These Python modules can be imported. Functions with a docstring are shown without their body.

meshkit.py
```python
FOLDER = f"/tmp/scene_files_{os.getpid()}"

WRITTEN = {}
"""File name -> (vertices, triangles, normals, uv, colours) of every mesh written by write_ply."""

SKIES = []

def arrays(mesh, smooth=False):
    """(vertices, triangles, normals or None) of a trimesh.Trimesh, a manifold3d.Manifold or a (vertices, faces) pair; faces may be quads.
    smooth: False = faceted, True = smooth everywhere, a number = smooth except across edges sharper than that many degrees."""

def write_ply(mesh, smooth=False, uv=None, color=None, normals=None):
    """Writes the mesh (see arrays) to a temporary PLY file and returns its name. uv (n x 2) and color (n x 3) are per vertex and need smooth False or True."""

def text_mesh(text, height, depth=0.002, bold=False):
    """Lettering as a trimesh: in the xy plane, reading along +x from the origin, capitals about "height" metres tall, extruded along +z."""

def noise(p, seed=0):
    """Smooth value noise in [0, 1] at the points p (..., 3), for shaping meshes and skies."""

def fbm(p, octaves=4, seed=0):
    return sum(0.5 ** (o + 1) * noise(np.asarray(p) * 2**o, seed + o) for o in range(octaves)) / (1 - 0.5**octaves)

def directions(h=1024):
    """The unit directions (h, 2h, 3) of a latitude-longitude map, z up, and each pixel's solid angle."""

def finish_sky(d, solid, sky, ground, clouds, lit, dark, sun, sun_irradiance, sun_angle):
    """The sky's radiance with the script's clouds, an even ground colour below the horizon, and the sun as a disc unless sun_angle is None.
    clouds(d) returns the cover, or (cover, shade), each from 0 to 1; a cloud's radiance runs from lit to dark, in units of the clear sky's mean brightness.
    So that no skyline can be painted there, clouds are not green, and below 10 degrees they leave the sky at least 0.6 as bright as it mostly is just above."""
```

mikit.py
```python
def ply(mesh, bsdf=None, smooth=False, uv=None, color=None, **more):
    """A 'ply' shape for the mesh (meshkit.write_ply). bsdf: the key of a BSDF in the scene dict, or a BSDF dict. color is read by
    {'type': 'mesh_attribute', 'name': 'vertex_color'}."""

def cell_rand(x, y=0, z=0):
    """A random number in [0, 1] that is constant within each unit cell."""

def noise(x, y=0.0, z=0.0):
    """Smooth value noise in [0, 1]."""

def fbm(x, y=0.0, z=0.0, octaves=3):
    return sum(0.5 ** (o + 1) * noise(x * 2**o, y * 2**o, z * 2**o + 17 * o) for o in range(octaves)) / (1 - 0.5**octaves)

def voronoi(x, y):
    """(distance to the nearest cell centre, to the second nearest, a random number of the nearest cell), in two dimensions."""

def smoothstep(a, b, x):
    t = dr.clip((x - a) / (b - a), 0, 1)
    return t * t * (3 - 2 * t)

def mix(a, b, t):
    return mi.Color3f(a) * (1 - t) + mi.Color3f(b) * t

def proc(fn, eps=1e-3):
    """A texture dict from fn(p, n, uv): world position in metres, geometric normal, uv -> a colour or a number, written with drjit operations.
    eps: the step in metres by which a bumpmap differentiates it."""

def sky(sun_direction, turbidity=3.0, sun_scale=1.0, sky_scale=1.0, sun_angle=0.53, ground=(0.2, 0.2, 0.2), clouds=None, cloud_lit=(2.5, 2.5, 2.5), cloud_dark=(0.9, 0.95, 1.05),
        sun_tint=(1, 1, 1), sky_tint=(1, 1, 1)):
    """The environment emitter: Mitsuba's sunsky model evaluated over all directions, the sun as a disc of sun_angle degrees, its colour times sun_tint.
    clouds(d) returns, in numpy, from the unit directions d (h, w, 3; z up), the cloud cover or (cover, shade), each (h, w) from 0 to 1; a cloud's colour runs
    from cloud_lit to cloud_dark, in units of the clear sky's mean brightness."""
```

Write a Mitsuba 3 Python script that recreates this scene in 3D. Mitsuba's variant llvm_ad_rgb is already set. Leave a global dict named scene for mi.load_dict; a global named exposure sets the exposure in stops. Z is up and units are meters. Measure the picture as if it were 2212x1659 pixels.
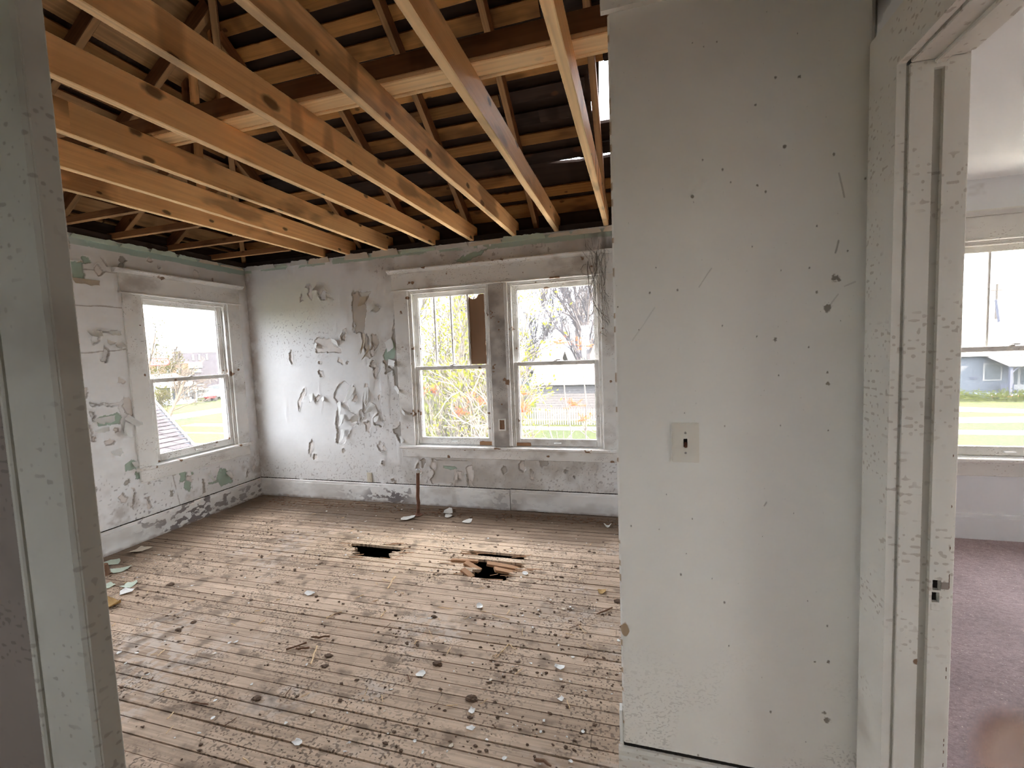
import math, random
import numpy as np
import trimesh, shapely
import shapely.geometry as sg
from scipy import ndimage
import mitsuba as mi
import drjit as dr
import mikit, meshkit
from mikit import proc, noise, fbm, smoothstep, mix, cell_rand

T = mi.ScalarTransform4f
scene, labels = {}, {}
rng = np.random.default_rng(7)

# ---------------------------------------------------------------- camera, sky, exposure
F_PX, YAW, PITCH, ROLL, EYE = 945.37, .2773, -.0722, -.0393, np.array([0, 0, 1.5])
_f = np.array([-math.sin(YAW) * math.cos(PITCH), math.cos(YAW) * math.cos(PITCH), math.sin(PITCH)])
_r = np.array([math.cos(YAW), math.sin(YAW), 0]); _u = np.cross(_r, _f)
_up = -math.sin(ROLL) * _r + math.cos(ROLL) * _u
scene['camera'] = {'type': 'thinlens', 'fov_axis': 'x', 'fov': math.degrees(2 * math.atan(1106 / F_PX)), 'aperture_radius': .0011, 'focus_distance': 3.2,
                   'near_clip': .005, 'far_clip': 2000., 'to_world': T().look_at(origin=EYE.tolist(), target=(EYE + _f).tolist(), up=_up.tolist())}
exposure = 6.9
def thin_cloud(d):            # bright high haze, thinner and less bright towards the horizon, as such skies are
    veil = np.clip(.72 + .4 * meshkit.fbm(d * 3.0, 4, 3), 0, 1) * .95
    return veil, np.clip(1 - np.clip(d[..., 2], 0, 1) * 1.5, 0, 1) * .9
scene['sky'] = mikit.sky((.74, -.35, .57), turbidity=4.0, sun_scale=.2, sky_scale=1.0, ground=(.08, .08, .07), clouds=thin_cloud, cloud_lit=(1.75, 1.75, 1.78), cloud_dark=(.85, .89, .97))

# ---------------------------------------------------------------- helpers
def key_for(name):
    if name not in scene and name not in labels: return name
    i = 1
    while f'{name}_{i:03d}' in scene or f'{name}_{i:03d}' in labels: i += 1
    return f'{name}_{i:03d}'
_next = {}
def numbered(name):
    if name not in _next:
        _next[name] = 1; return name
    k = f'{name}_{_next[name]:03d}'; _next[name] += 1
    return k
def thing(name, label, cat=None, group=None, kind=None):
    k = numbered(name); labels[k] = {'label': label}
    if cat: labels[k]['category'] = cat
    if group: labels[k]['group'] = group
    if kind: labels[k]['kind'] = kind
    return k
def struct(name, label): return thing(name, label, kind='structure')
def part(parent, name, mesh, mat, smooth=False, label=None, uv=None, color=None, kind=None):
    k = numbered(f'{parent}__{name}')
    scene[k] = mikit.ply(mesh, mat, smooth, uv=uv, color=color)
    if label or kind: labels[k] = {**({'label': label} if label else {}), **({'kind': kind} if kind else {})}
    return k
def one(name, label, cat, mesh, mat, smooth=False, group=None, kind=None, uv=None, color=None):
    k = thing(name, label, cat, group, kind)
    scene[k] = mikit.ply(mesh, mat, smooth, uv=uv, color=color)
    return k

_sg = np.array([[x, y, z] for x in (-1, 1) for y in (-1, 1) for z in (-1, 1)], float)
_t24 = np.array([[s[0] * (1 if a != 0 else .9 if False else 1), 0, 0] for s in _sg for a in range(3)])
def _tmpl():
    sg_, ax = [], []
    for s in _sg:
        for a in range(3): sg_.append(s); ax.append(a)
    sg_, ax = np.array(sg_), np.array(ax)
    v = sg_ * 1.0
    for i, a in enumerate(ax):
        for b in range(3):
            if b != a: v[i, b] *= .8
    h = trimesh.convex.convex_hull(v, qhull_options='QJ Pp')
    # map hull vertices back
    d = np.linalg.norm(h.vertices[:, None] - v[None], axis=2).argmin(1)
    f = d[h.faces]
    return sg_, ax, f
SG, AX, CF = _tmpl()
def cbox(x0, x1, y0, y1, z0, z1, c=.003):
    """a box with chamfered edges: 24 vertices, 44 triangles"""
    lo, hi = np.array([x0, y0, z0], float), np.array([x1, y1, z1], float)
    mid, half = (lo + hi) / 2, (hi - lo) / 2
    c = min(c, half.min() * .45)
    v = SG * half
    for b in range(3):
        m = AX != b
        v[m, b] -= SG[m, b] * c
    return (v + mid, CF.copy())
def join(meshes):
    vs, fs, n = [], [], 0
    for m in meshes:
        v, f = (np.asarray(m.vertices), np.asarray(m.faces)) if hasattr(m, 'vertices') else m
        vs.append(v); fs.append(np.asarray(f) + n); n += len(v)
    return (np.vstack(vs), np.vstack(fs))
def frame_of(p0, p1, up=(0, 0, 1)):
    p0, p1 = np.asarray(p0, float), np.asarray(p1, float)
    d = p1 - p0; L_ = np.linalg.norm(d); d /= L_
    up = np.asarray(up, float)
    if abs(d @ up) > .98: up = np.array([0, 1., 0])
    s = np.cross(d, up); s /= np.linalg.norm(s)
    return d, s, np.cross(s, d), L_
def bar(p0, p1, w, h, c=.003, up=(0, 0, 1), wob=0.0, seg=1):
    """a chamfered bar from p0 to p1, width w sideways, height h upwards; returns mesh and uv (along, around)"""
    d, s, u, L_ = frame_of(p0, p1, up)
    v, f = cbox(-w / 2, w / 2, -h / 2, h / 2, 0, L_, c)
    uv = np.stack([v[:, 2], v[:, 0] + v[:, 1] + h], 1)
    w3 = np.asarray(p0) + v[:, :1] * s + v[:, 1:2] * u + v[:, 2:] * d
    return (w3, f[:, ::-1]), uv
_pid = [0]
def board(parent, name, p0, p1, w, h, mat, c=.003, up=(0, 0, 1), label=None):
    m, uv = bar(p0, p1, w, h, c, up)
    _pid[0] += 1
    uv = uv + [_pid[0] * 40.0 + rng.random() * 20, rng.random() * 3]
    return part(parent, name, m, mat, uv=uv, label=label)
def tube(path, radii, n=8, cap=True):
    path = np.asarray(path, float); radii = np.broadcast_to(radii, len(path))
    tg = np.gradient(path, axis=0); tg /= np.linalg.norm(tg, axis=1, keepdims=True) + 1e-12
    ref = np.array([0, 0, 1.]) if abs(tg[0, 2]) < .9 else np.array([1., 0, 0])
    s = np.cross(tg, ref); s /= np.linalg.norm(s, axis=1, keepdims=True) + 1e-12
    t2 = np.cross(tg, s)
    a = np.arange(n) * 2 * np.pi / n
    v = path[:, None] + radii[:, None, None] * (np.cos(a)[None, :, None] * s[:, None] + np.sin(a)[None, :, None] * t2[:, None])
    v = v.reshape(-1, 3); f = []
    k = len(path)
    i = np.arange(n); j = (i + 1) % n
    for r in range(k - 1):
        f.append(np.stack([r * n + i, r * n + j, (r + 1) * n + j], 1)); f.append(np.stack([r * n + i, (r + 1) * n + j, (r + 1) * n + i], 1))
    if cap:
        v = np.vstack([v, path[:1], path[-1:]])
        f.append(np.stack([j, i, i * 0 + k * n], 1)); f.append(np.stack([(k - 1) * n + i, (k - 1) * n + j, i * 0 + k * n + 1], 1))
    return (v, np.vstack(f))
def extrude(poly, h, z0=0.0):
    ms = []
    for g in getattr(poly, 'geoms', [poly]):
        if g.is_empty or g.area < 1e-8: continue
        ms.append(trimesh.creation.extrude_polygon(g, h, engine='earcut'))
    m = join(ms); m[0][:, 2] += z0
    return m
def swap(mesh, fn):
    v, f = mesh
    w = np.asarray(fn(v[:, 0], v[:, 1], v[:, 2])).T
    # keep outward winding
    a, b, c = v[f[0]]
    M = np.array([fn(*e) for e in np.eye(3)]) - np.array(fn(0., 0., 0.))
    return (w, f[:, ::-1] if np.linalg.det(M) < 0 else f)
def lathe(profile, n=24, origin=(0, 0, 0)):
    pr = np.asarray(profile, float)
    m = trimesh.creation.revolve(pr, sections=n)
    return (np.asarray(m.vertices) + origin, np.asarray(m.faces))
def blob(center, r, seed, squash=(1, 1, .6), sub=2, amp=.35):
    m = trimesh.creation.icosphere(subdivisions=sub)
    v = np.asarray(m.vertices)
    n = meshkit.fbm(v * 1.6 + seed * 13.7, 3, seed)[:, None]
    return (np.asarray(center) + v * (1 - amp + 2 * amp * n) * np.array(squash) * r, np.asarray(m.faces))

# ---------------------------------------------------------------- materials
def mat(name, color, rough=.6, **kw):
    two = kw.pop('two', True)
    base = {'type': 'rgb', 'value': list(color)} if isinstance(color, (tuple, list)) else color
    b = {'type': 'principled', 'base_color': base, 'roughness': rough, 'specular': kw.pop('specular', .35), **kw}
    scene[name] = {'type': 'twosided', 'bsdf': b} if two else b
    return name
def wood_fn(dark, light, knot=(.10, .04, .015), tone=.35, stain=.7, under=None):
    def fn(p, n, uv):
        u, v = uv.x, uv.y
        pid = dr.floor(u / 20.0)
        wv = fbm(u * 1.3, v * 9.0, pid, 2)
        g = noise(u * 1.5 + wv * 2, (v + wv * .05) * 90.0, pid)
        g2 = noise(u * 5.0, v * 220.0, pid + 3)
        big = fbm(u * 1.1, v * 5.0, pid + 7, 3)
        c = mix(dark, light, dr.clip(.15 + .35 * g + .18 * g2 + .55 * big - .1, 0, 1))
        # knots: sparse cells along the length
        cu = dr.floor(u * 2.2); cv = dr.floor(v / .14)
        kx = (cu + .2 + .6 * cell_rand(cu, cv, pid + 11)) / 2.2; ky = (cv + .2 + .6 * cell_rand(cu, cv, pid + 12)) * .14
        kd = dr.sqrt(dr.square((u - kx) * .55) + dr.square(v - ky)) + .006 * noise(u * 60, v * 60)
        on = cell_rand(cu, cv, pid + 13) > .42
        kr = .007 + .012 * cell_rand(cu, cv, pid + 14)
        k = dr.select(on, 1 - smoothstep(kr, kr * 1.9, kd), 0)
        c = mix(c, mi.Color3f(knot), k * .85)
        st = smoothstep(.54, .72, fbm(u * 2.3, v * 6.0, pid + 21, 4)) * stain
        c = mix(c, c * mi.Color3f(.34, .29, .28), st)
        # water runs across the grain
        run = smoothstep(.70, .86, noise(u * 9.0, v * 1.2, pid + 5)) * smoothstep(.5, .7, noise(u * 1.2, pid)) * stain
        c = mix(c, c * mi.Color3f(.55, .48, .45), run)
        c = c * (1 - tone / 2 + tone * cell_rand(pid, 3))
        if under: c = dr.select(dr.abs(n.z) > .7, mix(c, mi.Color3f(under) * (.75 + .35 * g + .15 * big) * (1 - .5 * st), .75), c)   # undersides and tops lightened, floor-bounced light put into the colour
        return c
    return proc(fn)
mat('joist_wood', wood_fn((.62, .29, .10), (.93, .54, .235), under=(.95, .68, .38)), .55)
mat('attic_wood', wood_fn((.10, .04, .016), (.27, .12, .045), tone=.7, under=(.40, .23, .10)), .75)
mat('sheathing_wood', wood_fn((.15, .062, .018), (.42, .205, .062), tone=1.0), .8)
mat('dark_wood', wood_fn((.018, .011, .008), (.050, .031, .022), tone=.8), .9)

def floor_fn(p, n, uv):
    row = dr.floor((p.y - .015) / .0615)
    seg = dr.floor((p.x + cell_rand(row, 5) * 2.4) / 2.4)
    bt = cell_rand(row, seg, 9)
    wv = fbm(p.x * 2.0, p.y * 20., row, 2)
    g = noise(p.x * 3.0 + wv * 2, p.y * 190.0, row)
    g2 = noise(p.x * 14.0, p.y * 420.0, row + 3)
    big = fbm(p.x * 1.4, p.y * 1.4, 3.0, 4)
    c = mix((.205, .142, .097), (.60, .465, .35), dr.clip(.10 + .42 * g + .22 * g2 + .4 * big + .42 * (bt - .5), 0, 1))
    # paler, grainy wood round the holes
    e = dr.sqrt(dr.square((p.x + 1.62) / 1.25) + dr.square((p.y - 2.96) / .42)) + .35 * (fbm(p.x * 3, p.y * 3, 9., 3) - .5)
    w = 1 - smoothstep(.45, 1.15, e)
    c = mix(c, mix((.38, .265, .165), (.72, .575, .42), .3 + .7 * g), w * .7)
    # worn greyish paint patches
    wp = smoothstep(.55, .75, fbm(p.x * 2.6, p.y * 3.4, 21., 4)) * smoothstep(.35, .6, noise(p.x * 40, p.y * 40, 2.))
    c = mix(c, (.55, .50, .45), wp * .5 * (1 - w))
    # soil crumbs; along the walls, dirt with shade added into the colour
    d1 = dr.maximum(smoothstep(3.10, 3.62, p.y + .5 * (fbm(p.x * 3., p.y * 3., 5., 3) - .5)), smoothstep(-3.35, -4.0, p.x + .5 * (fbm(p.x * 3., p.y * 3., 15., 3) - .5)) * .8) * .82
    d2 = smoothstep(.52, .80, fbm(p.x * 11, p.y * 16, 33., 5)) * .62
    d3 = smoothstep(.66, .74, noise(p.x * 120, p.y * 140, 5.)) * smoothstep(.36, .65, fbm(p.x * 5, p.y * 5, 7., 3)) * .7
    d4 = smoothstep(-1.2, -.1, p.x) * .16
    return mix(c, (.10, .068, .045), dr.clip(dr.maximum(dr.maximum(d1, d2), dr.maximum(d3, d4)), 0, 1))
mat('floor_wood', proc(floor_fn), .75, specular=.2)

def partition_fn(p, n, uv):
    c = mi.Color3f(.83, .81, .755) * (.965 + .07 * fbm(p.x * 3, p.y * 3, p.z * 3, 3))
    # flyspecks and nicks
    cx, cz = dr.floor(p.x * 28), dr.floor(p.z * 28)
    ox, oz = (cx + .15 + .7 * cell_rand(cx, cz, 1)) / 28, (cz + .15 + .7 * cell_rand(cx, cz, 2)) / 28
    d = dr.sqrt(dr.square((p.x - ox) * 1.0) + dr.square((p.z - oz) * .7)) + .0012 * noise(p.x * 900, p.z * 900)
    r = .0006 + .0022 * dr.power(cell_rand(cx, cz, 3), 5)
    sp = dr.select(cell_rand(cx, cz, 4) > .55, 1 - smoothstep(r * .8, r * 1.7, d), 0)
    for (x, z, rr) in PART_MARKS:
        dd = dr.sqrt(dr.square((p.x - x) * 1.2) + dr.square(p.z - z)) + rr * .8 * (noise(p.x * 300, p.z * 300) - .5)
        sp = dr.maximum(sp, 1 - smoothstep(rr * .6, rr * 1.1, dd))
    for (x0, z0, x1, z1, s) in PART_SCRATCH:
        ex, ez = x1 - x0, z1 - z0; q = ex * ex + ez * ez
        t = dr.clip(((p.x - x0) * ex + (p.z - z0) * ez) / q, 0, 1)
        dd = dr.sqrt(dr.square(p.x - x0 - t * ex + .006 * (noise(p.z * 30) - .5)) + dr.square(p.z - z0 - t * ez))
        sp = dr.maximum(sp, s * (1 - smoothstep(.0012, .0030, dd)))
    # scuffs low down
    sc = smoothstep(.66, .74, noise(p.x * 170 + p.z * 60, p.z * 260 - p.x * 60)) * (1 - smoothstep(.2, .65, p.z)) * smoothstep(.45, .6, fbm(p.x * 7, p.z * 7, 3., 2))
    c = mix(c, (.20, .17, .13), dr.clip(dr.maximum(sp, sc * .38), 0, 1) * .85)
    # chipped corner
    ch = smoothstep(.64, .70, noise(p.x * 20, p.z * 45, 4.)) * (1 - smoothstep(-.060, -.054, p.x)) * (1 - smoothstep(1.378, 1.386, p.y))
    b = dr.sqrt(dr.square((p.x + .049) / .013) + dr.square((p.z - .605) / .024)) + .5 * (noise(p.x * 90, p.z * 90) - .5)
    c = mix(c, (.36, .24, .13), dr.maximum(ch, 1 - smoothstep(.8, 1.0, b)) * .9)
    return c
PART_MARKS = [(.195, 2.318, .003), (.228, 2.324, .003), (.371, 2.201, .0045), (.324, 2.141, .004), (.394, 2.021, .0055), (.328, 1.929, .004), (.163, 1.92, .005), (.513, 1.664, .010), (.522, 1.66, .007),
              (.498, 1.587, .012), (.373, 1.507, .006), (.499, 1.413, .0035), (.501, 1.382, .006), (.427, 2.193, .005), (.509, .411, .011), (.502, .433, .006), (.253, .597, .003), (.477, .582, .004), (.511, .588, .005), (.503, 1.253, .003)]
PART_SCRATCH = [(.181, 1.666, .212, 1.715, .35), (-.01, 1.522, .055, 1.615, .22), (.519, 1.933, .534, 1.871, .5), (.352, 1.043, .346, 1.033, .6), (.513, 1.73, .522, 1.76, .7), (.52, 1.62, .50, 1.59, .3), (.535, 1.64, .56, 1.65, .3)]
mat('partition_paint', proc(partition_fn), .5)

def trim_fn(base, grime, lo, hi, chips=.0):
    def fn(p, n, uv):
        c = mi.Color3f(base) * (.94 + .12 * fbm(p.x * 5, p.y * 5, p.z * 5, 3))
        g = smoothstep(lo, hi, fbm(p.x * 4.5, p.y * 4.5, p.z * 4.5, 5)) * .75
        g = dr.maximum(g, smoothstep(.70, .78, noise(p.x * 110, p.y * 110, p.z * 110)) * smoothstep(.45, .6, fbm(p.x * 6, p.y * 6, p.z * 6 + 9, 3)) * .7)
        c = mix(c, grime, g)
        if chips:
            k = smoothstep(1 - chips, 1 - chips + .03, fbm(p.x * 14, p.y * 14, p.z * 14 + 40, 3))
            c = mix(c, (.24, .15, .09), k)
        return c
    return proc(fn)
mat('window_paint', trim_fn((.77, .76, .73), (.36, .32, .28), .52, .80, .26), .45)
mat('grimy_paint', trim_fn((.56, .53, .49), (.20, .17, .15), .34, .66, .30), .55)
mat('hall_paint', trim_fn((.68, .665, .61), (.42, .38, .32), .62, .95, .13), .4)
mat('shaded_jamb_paint', trim_fn((.43, .41, .355), (.26, .23, .19), .55, .9, .10), .5)  # darker copy of the hall paint, shade put into its colour
mat('hall_wall_dark', trim_fn((.20, .165, .14), (.12, .10, .08), .5, .9), .6)
def base_fn(p, n, uv):
    c = mi.Color3f(.80, .80, .78) * (.93 + .14 * fbm(p.x * 4, p.y * 4, p.z * 8, 3))
    a = p.x + p.y
    m = fbm(a * 21, p.z * 34, 3., 5)
    low = 1 - smoothstep(.02, .17, p.z)
    there = smoothstep(3.90, 3.88, p.y) + (1 - smoothstep(.25, .55, dr.abs(p.x + 2.62))) + .45 * (1 - smoothstep(.08, .2, dr.abs(p.x + 1.22)))
    k = smoothstep(.55, .65, m + .12 * low) * smoothstep(.38, .56, fbm(a * 2.1, 4., p.z * 2, 3) + .08 * low) * dr.clip(there, .12, 1)
    c = mix(c, (.10, .075, .075), k * .85)
    h = smoothstep(.42, .68, fbm(a * 3.0, p.z * 5, 17., 4)) * .5
    c = mix(c, (.46, .43, .39), h)
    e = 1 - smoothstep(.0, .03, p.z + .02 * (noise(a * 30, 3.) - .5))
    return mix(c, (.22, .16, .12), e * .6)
mat('baseboard_paint', proc(base_fn), .5)
def plain_wall_fn(p, n, uv):
    c = mi.Color3f(.70, .71, .71) * (.95 + .1 * fbm(p.x * 2, p.y * 2, p.z * 2, 4))
    return mix(c, (.45, .43, .40), smoothstep(.68, .8, fbm(p.x * 6, p.y * 6, p.z * 6, 4)) * .5)
mat('plain_wall', proc(plain_wall_fn), .6)
def right_fn(p, n, uv):
    c = plain_wall_fn(p, n, uv)
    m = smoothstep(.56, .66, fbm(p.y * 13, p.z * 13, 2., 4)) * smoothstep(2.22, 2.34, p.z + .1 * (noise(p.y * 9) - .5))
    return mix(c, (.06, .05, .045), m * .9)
mat('right_wall_paint', proc(right_fn), .6)
mat('mirror_wall_paint', {'type': 'mesh_attribute', 'name': 'vertex_color'}, .55)
def carpet_fn(p, n, uv):
    g = noise(p.x * 210, p.y * 330); g2 = noise(p.x * 60, p.y * 110, 4.)
    c = mix((.15, .11, .112), (.40, .31, .315), dr.clip(.25 + .4 * g + .35 * g2, 0, 1)) * (.8 + .4 * fbm(p.x * 4, p.y * 4, 2., 3))
    return mix(c, (.75, .70, .62), smoothstep(.93, .96, noise(p.x * 160, p.y * 160, 8.)) * .8)
mat('carpet_pile', proc(carpet_fn), .95, sheen=.6)
mat('ceiling_plaster', (.80, .80, .77), .7)
mat('chip_white', (.74, .745, .72), .5); mat('chip_green', (.52, .60, .50), .5); mat('chip_grey', (.60, .60, .57), .55)
mat('chip_beige', (.62, .55, .45), .6)
mat('straw', (.66, .50, .30), .7); mat('twig_brown', (.17, .095, .055), .8); mat('soil', (.12, .08, .055), .95); mat('leaf_brown', (.36, .23, .09), .8)
mat('splinter_wood', (.34, .19, .10), .8)
mat('void_dark', (.012, .010, .009), .95)
mat('rust', proc(lambda p, n, uv: mix((.095, .045, .03), (.21, .11, .07), fbm(p.x * 60, p.y * 60, p.z * 40, 3))), .8)
mat('steel', (.55, .55, .55), .35, metallic=.9); mat('dull_metal', (.30, .28, .25), .5, metallic=.7)
mat('ivory_plastic', (.76, .72, .635), .3); mat('toggle_brown', (.10, .035, .022), .4); mat('outlet_plastic', (.62, .57, .46), .45)
mat('cardboard', proc(lambda p, n, uv: mix((.21, .125, .075), (.33, .205, .125), fbm(p.x * 8, p.y * 8, p.z * 3, 3))), .8)
mat('cobweb_dust', (.16, .14, .12), .9)
scene['window_glass'] = {'type': 'blendbsdf', 'weight': .975, 'dust': {'type': 'principledthin', 'base_color': {'type': 'rgb', 'value': [.95, .93, .90]}, 'roughness': .9, 'diff_trans': 1.2}, 'glass': {'type': 'thindielectric'}}
# out of doors
G_ = -3.2
mat('lawn_grass', proc(lambda p, n, uv: mix(mix((.0105, .016, .0014), (.022, .026, .0022), fbm(p.x * .9, p.y * .9, 1., 3)), (.010, .017, .002), smoothstep(.5, .75, fbm(p.x * .25, p.y * .25, 5., 3)) * .7) * (.75 + .5 * noise(p.x * 9, p.y * 9))), .95)
mat('concrete', proc(lambda p, n, uv: mix((.075, .069, .062), (.105, .099, .09), fbm(p.x * 2, p.y * 2, 1., 3))), .9)
mat('bounce_concrete', (.66, .63, .58), .9); mat('asphalt', (.28, .265, .25), .9)  # first one kept pale for the added light-bouncing slab
mat('bark', (.065, .055, .045), .9); mat('bark_pale', (.11, .098, .085), .9); mat('bark_grey', (.06, .055, .06), .9)
def leafmat(name, c): scene[name] = {'type': 'principledthin', 'base_color': {'type': 'rgb', 'value': list(c)}, 'roughness': .6, 'diff_trans': 1.0}
leafmat('leaf_spring', (.15, .165, .018)); leafmat('leaf_red', (.34, .085, .03)); leafmat('leaf_dull', (.05, .062, .014)); leafmat('leaf_olive', (.05, .05, .016))
mat('brick_far', (.085, .05, .04), .9); mat('siding_white', (.15, .15, .148), .7); mat('siding_blue', (.062, .072, .086), .7); mat('siding_grey', (.075, .072, .075), .8)
mat('roof_white', (.20, .195, .185), .7); mat('roof_grey', (.085, .08, .085), .85); mat('roof_brown', (.10, .065, .05), .85)
mat('shingle_a', (.036, .028, .028), .9); mat('shingle_b', (.050, .039, .039), .9); mat('shingle_c', (.028, .021, .021), .9)
mat('paint_white', (.17, .17, .165), .6); mat('dark_trim', (.045, .05, .07), .6); mat('window_dark', (.06, .07, .08), .15); mat('porch_deck', (.075, .09, .105), .8); mat('porch_edge_red', (.16, .04, .035), .8)
mat('car_silver', (.11, .11, .115), .3); mat('car_dark', (.05, .055, .06), .3); mat('car_white', (.2, .2, .2), .3); mat('car_red', (.16, .012, .012), .3); mat('tyre', (.02, .02, .02), .9)
mat('sign_red', (.17, .008, .008), .5); mat('sign_white', (.26, .26, .26), .5); mat('billboard_dark', (.03, .03, .042), .7); mat('fence_wood', (.15, .135, .11), .9)
def skin_fn(p, n, uv): return mix((.86, .60, .52), (.94, .70, .62), fbm(p.x * 220, p.y * 220, p.z * 220, 3))
mat('skin', proc(skin_fn), .5); mat('nail', (.62, .40, .36), .3)
# ---------------------------------------------------------------- the room: numbers
XL, YB, HC = -4.117, 3.915, 2.53          # inner faces: left wall, back wall; ceiling height
YP, XP0, XR, XR2 = 1.373, -.062, .593, .700   # partition face and left end; right wall's two faces
W1 = (2.807, 3.653, .64, 2.12)            # window_1 opening on the left wall: y0, y1, z0, z1
W2 = (-2.144, -1.304, .615, 2.14); W3 = (-1.127, -.281, .615, 2.14)
W4 = (2.13, 2.99, .615, 2.15); W5 = (3.35, 4.21, .615, 2.15)
W7 = (.86, 1.68, .64, 2.12)            # added left-wall window, out of view, for more daylight

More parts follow.
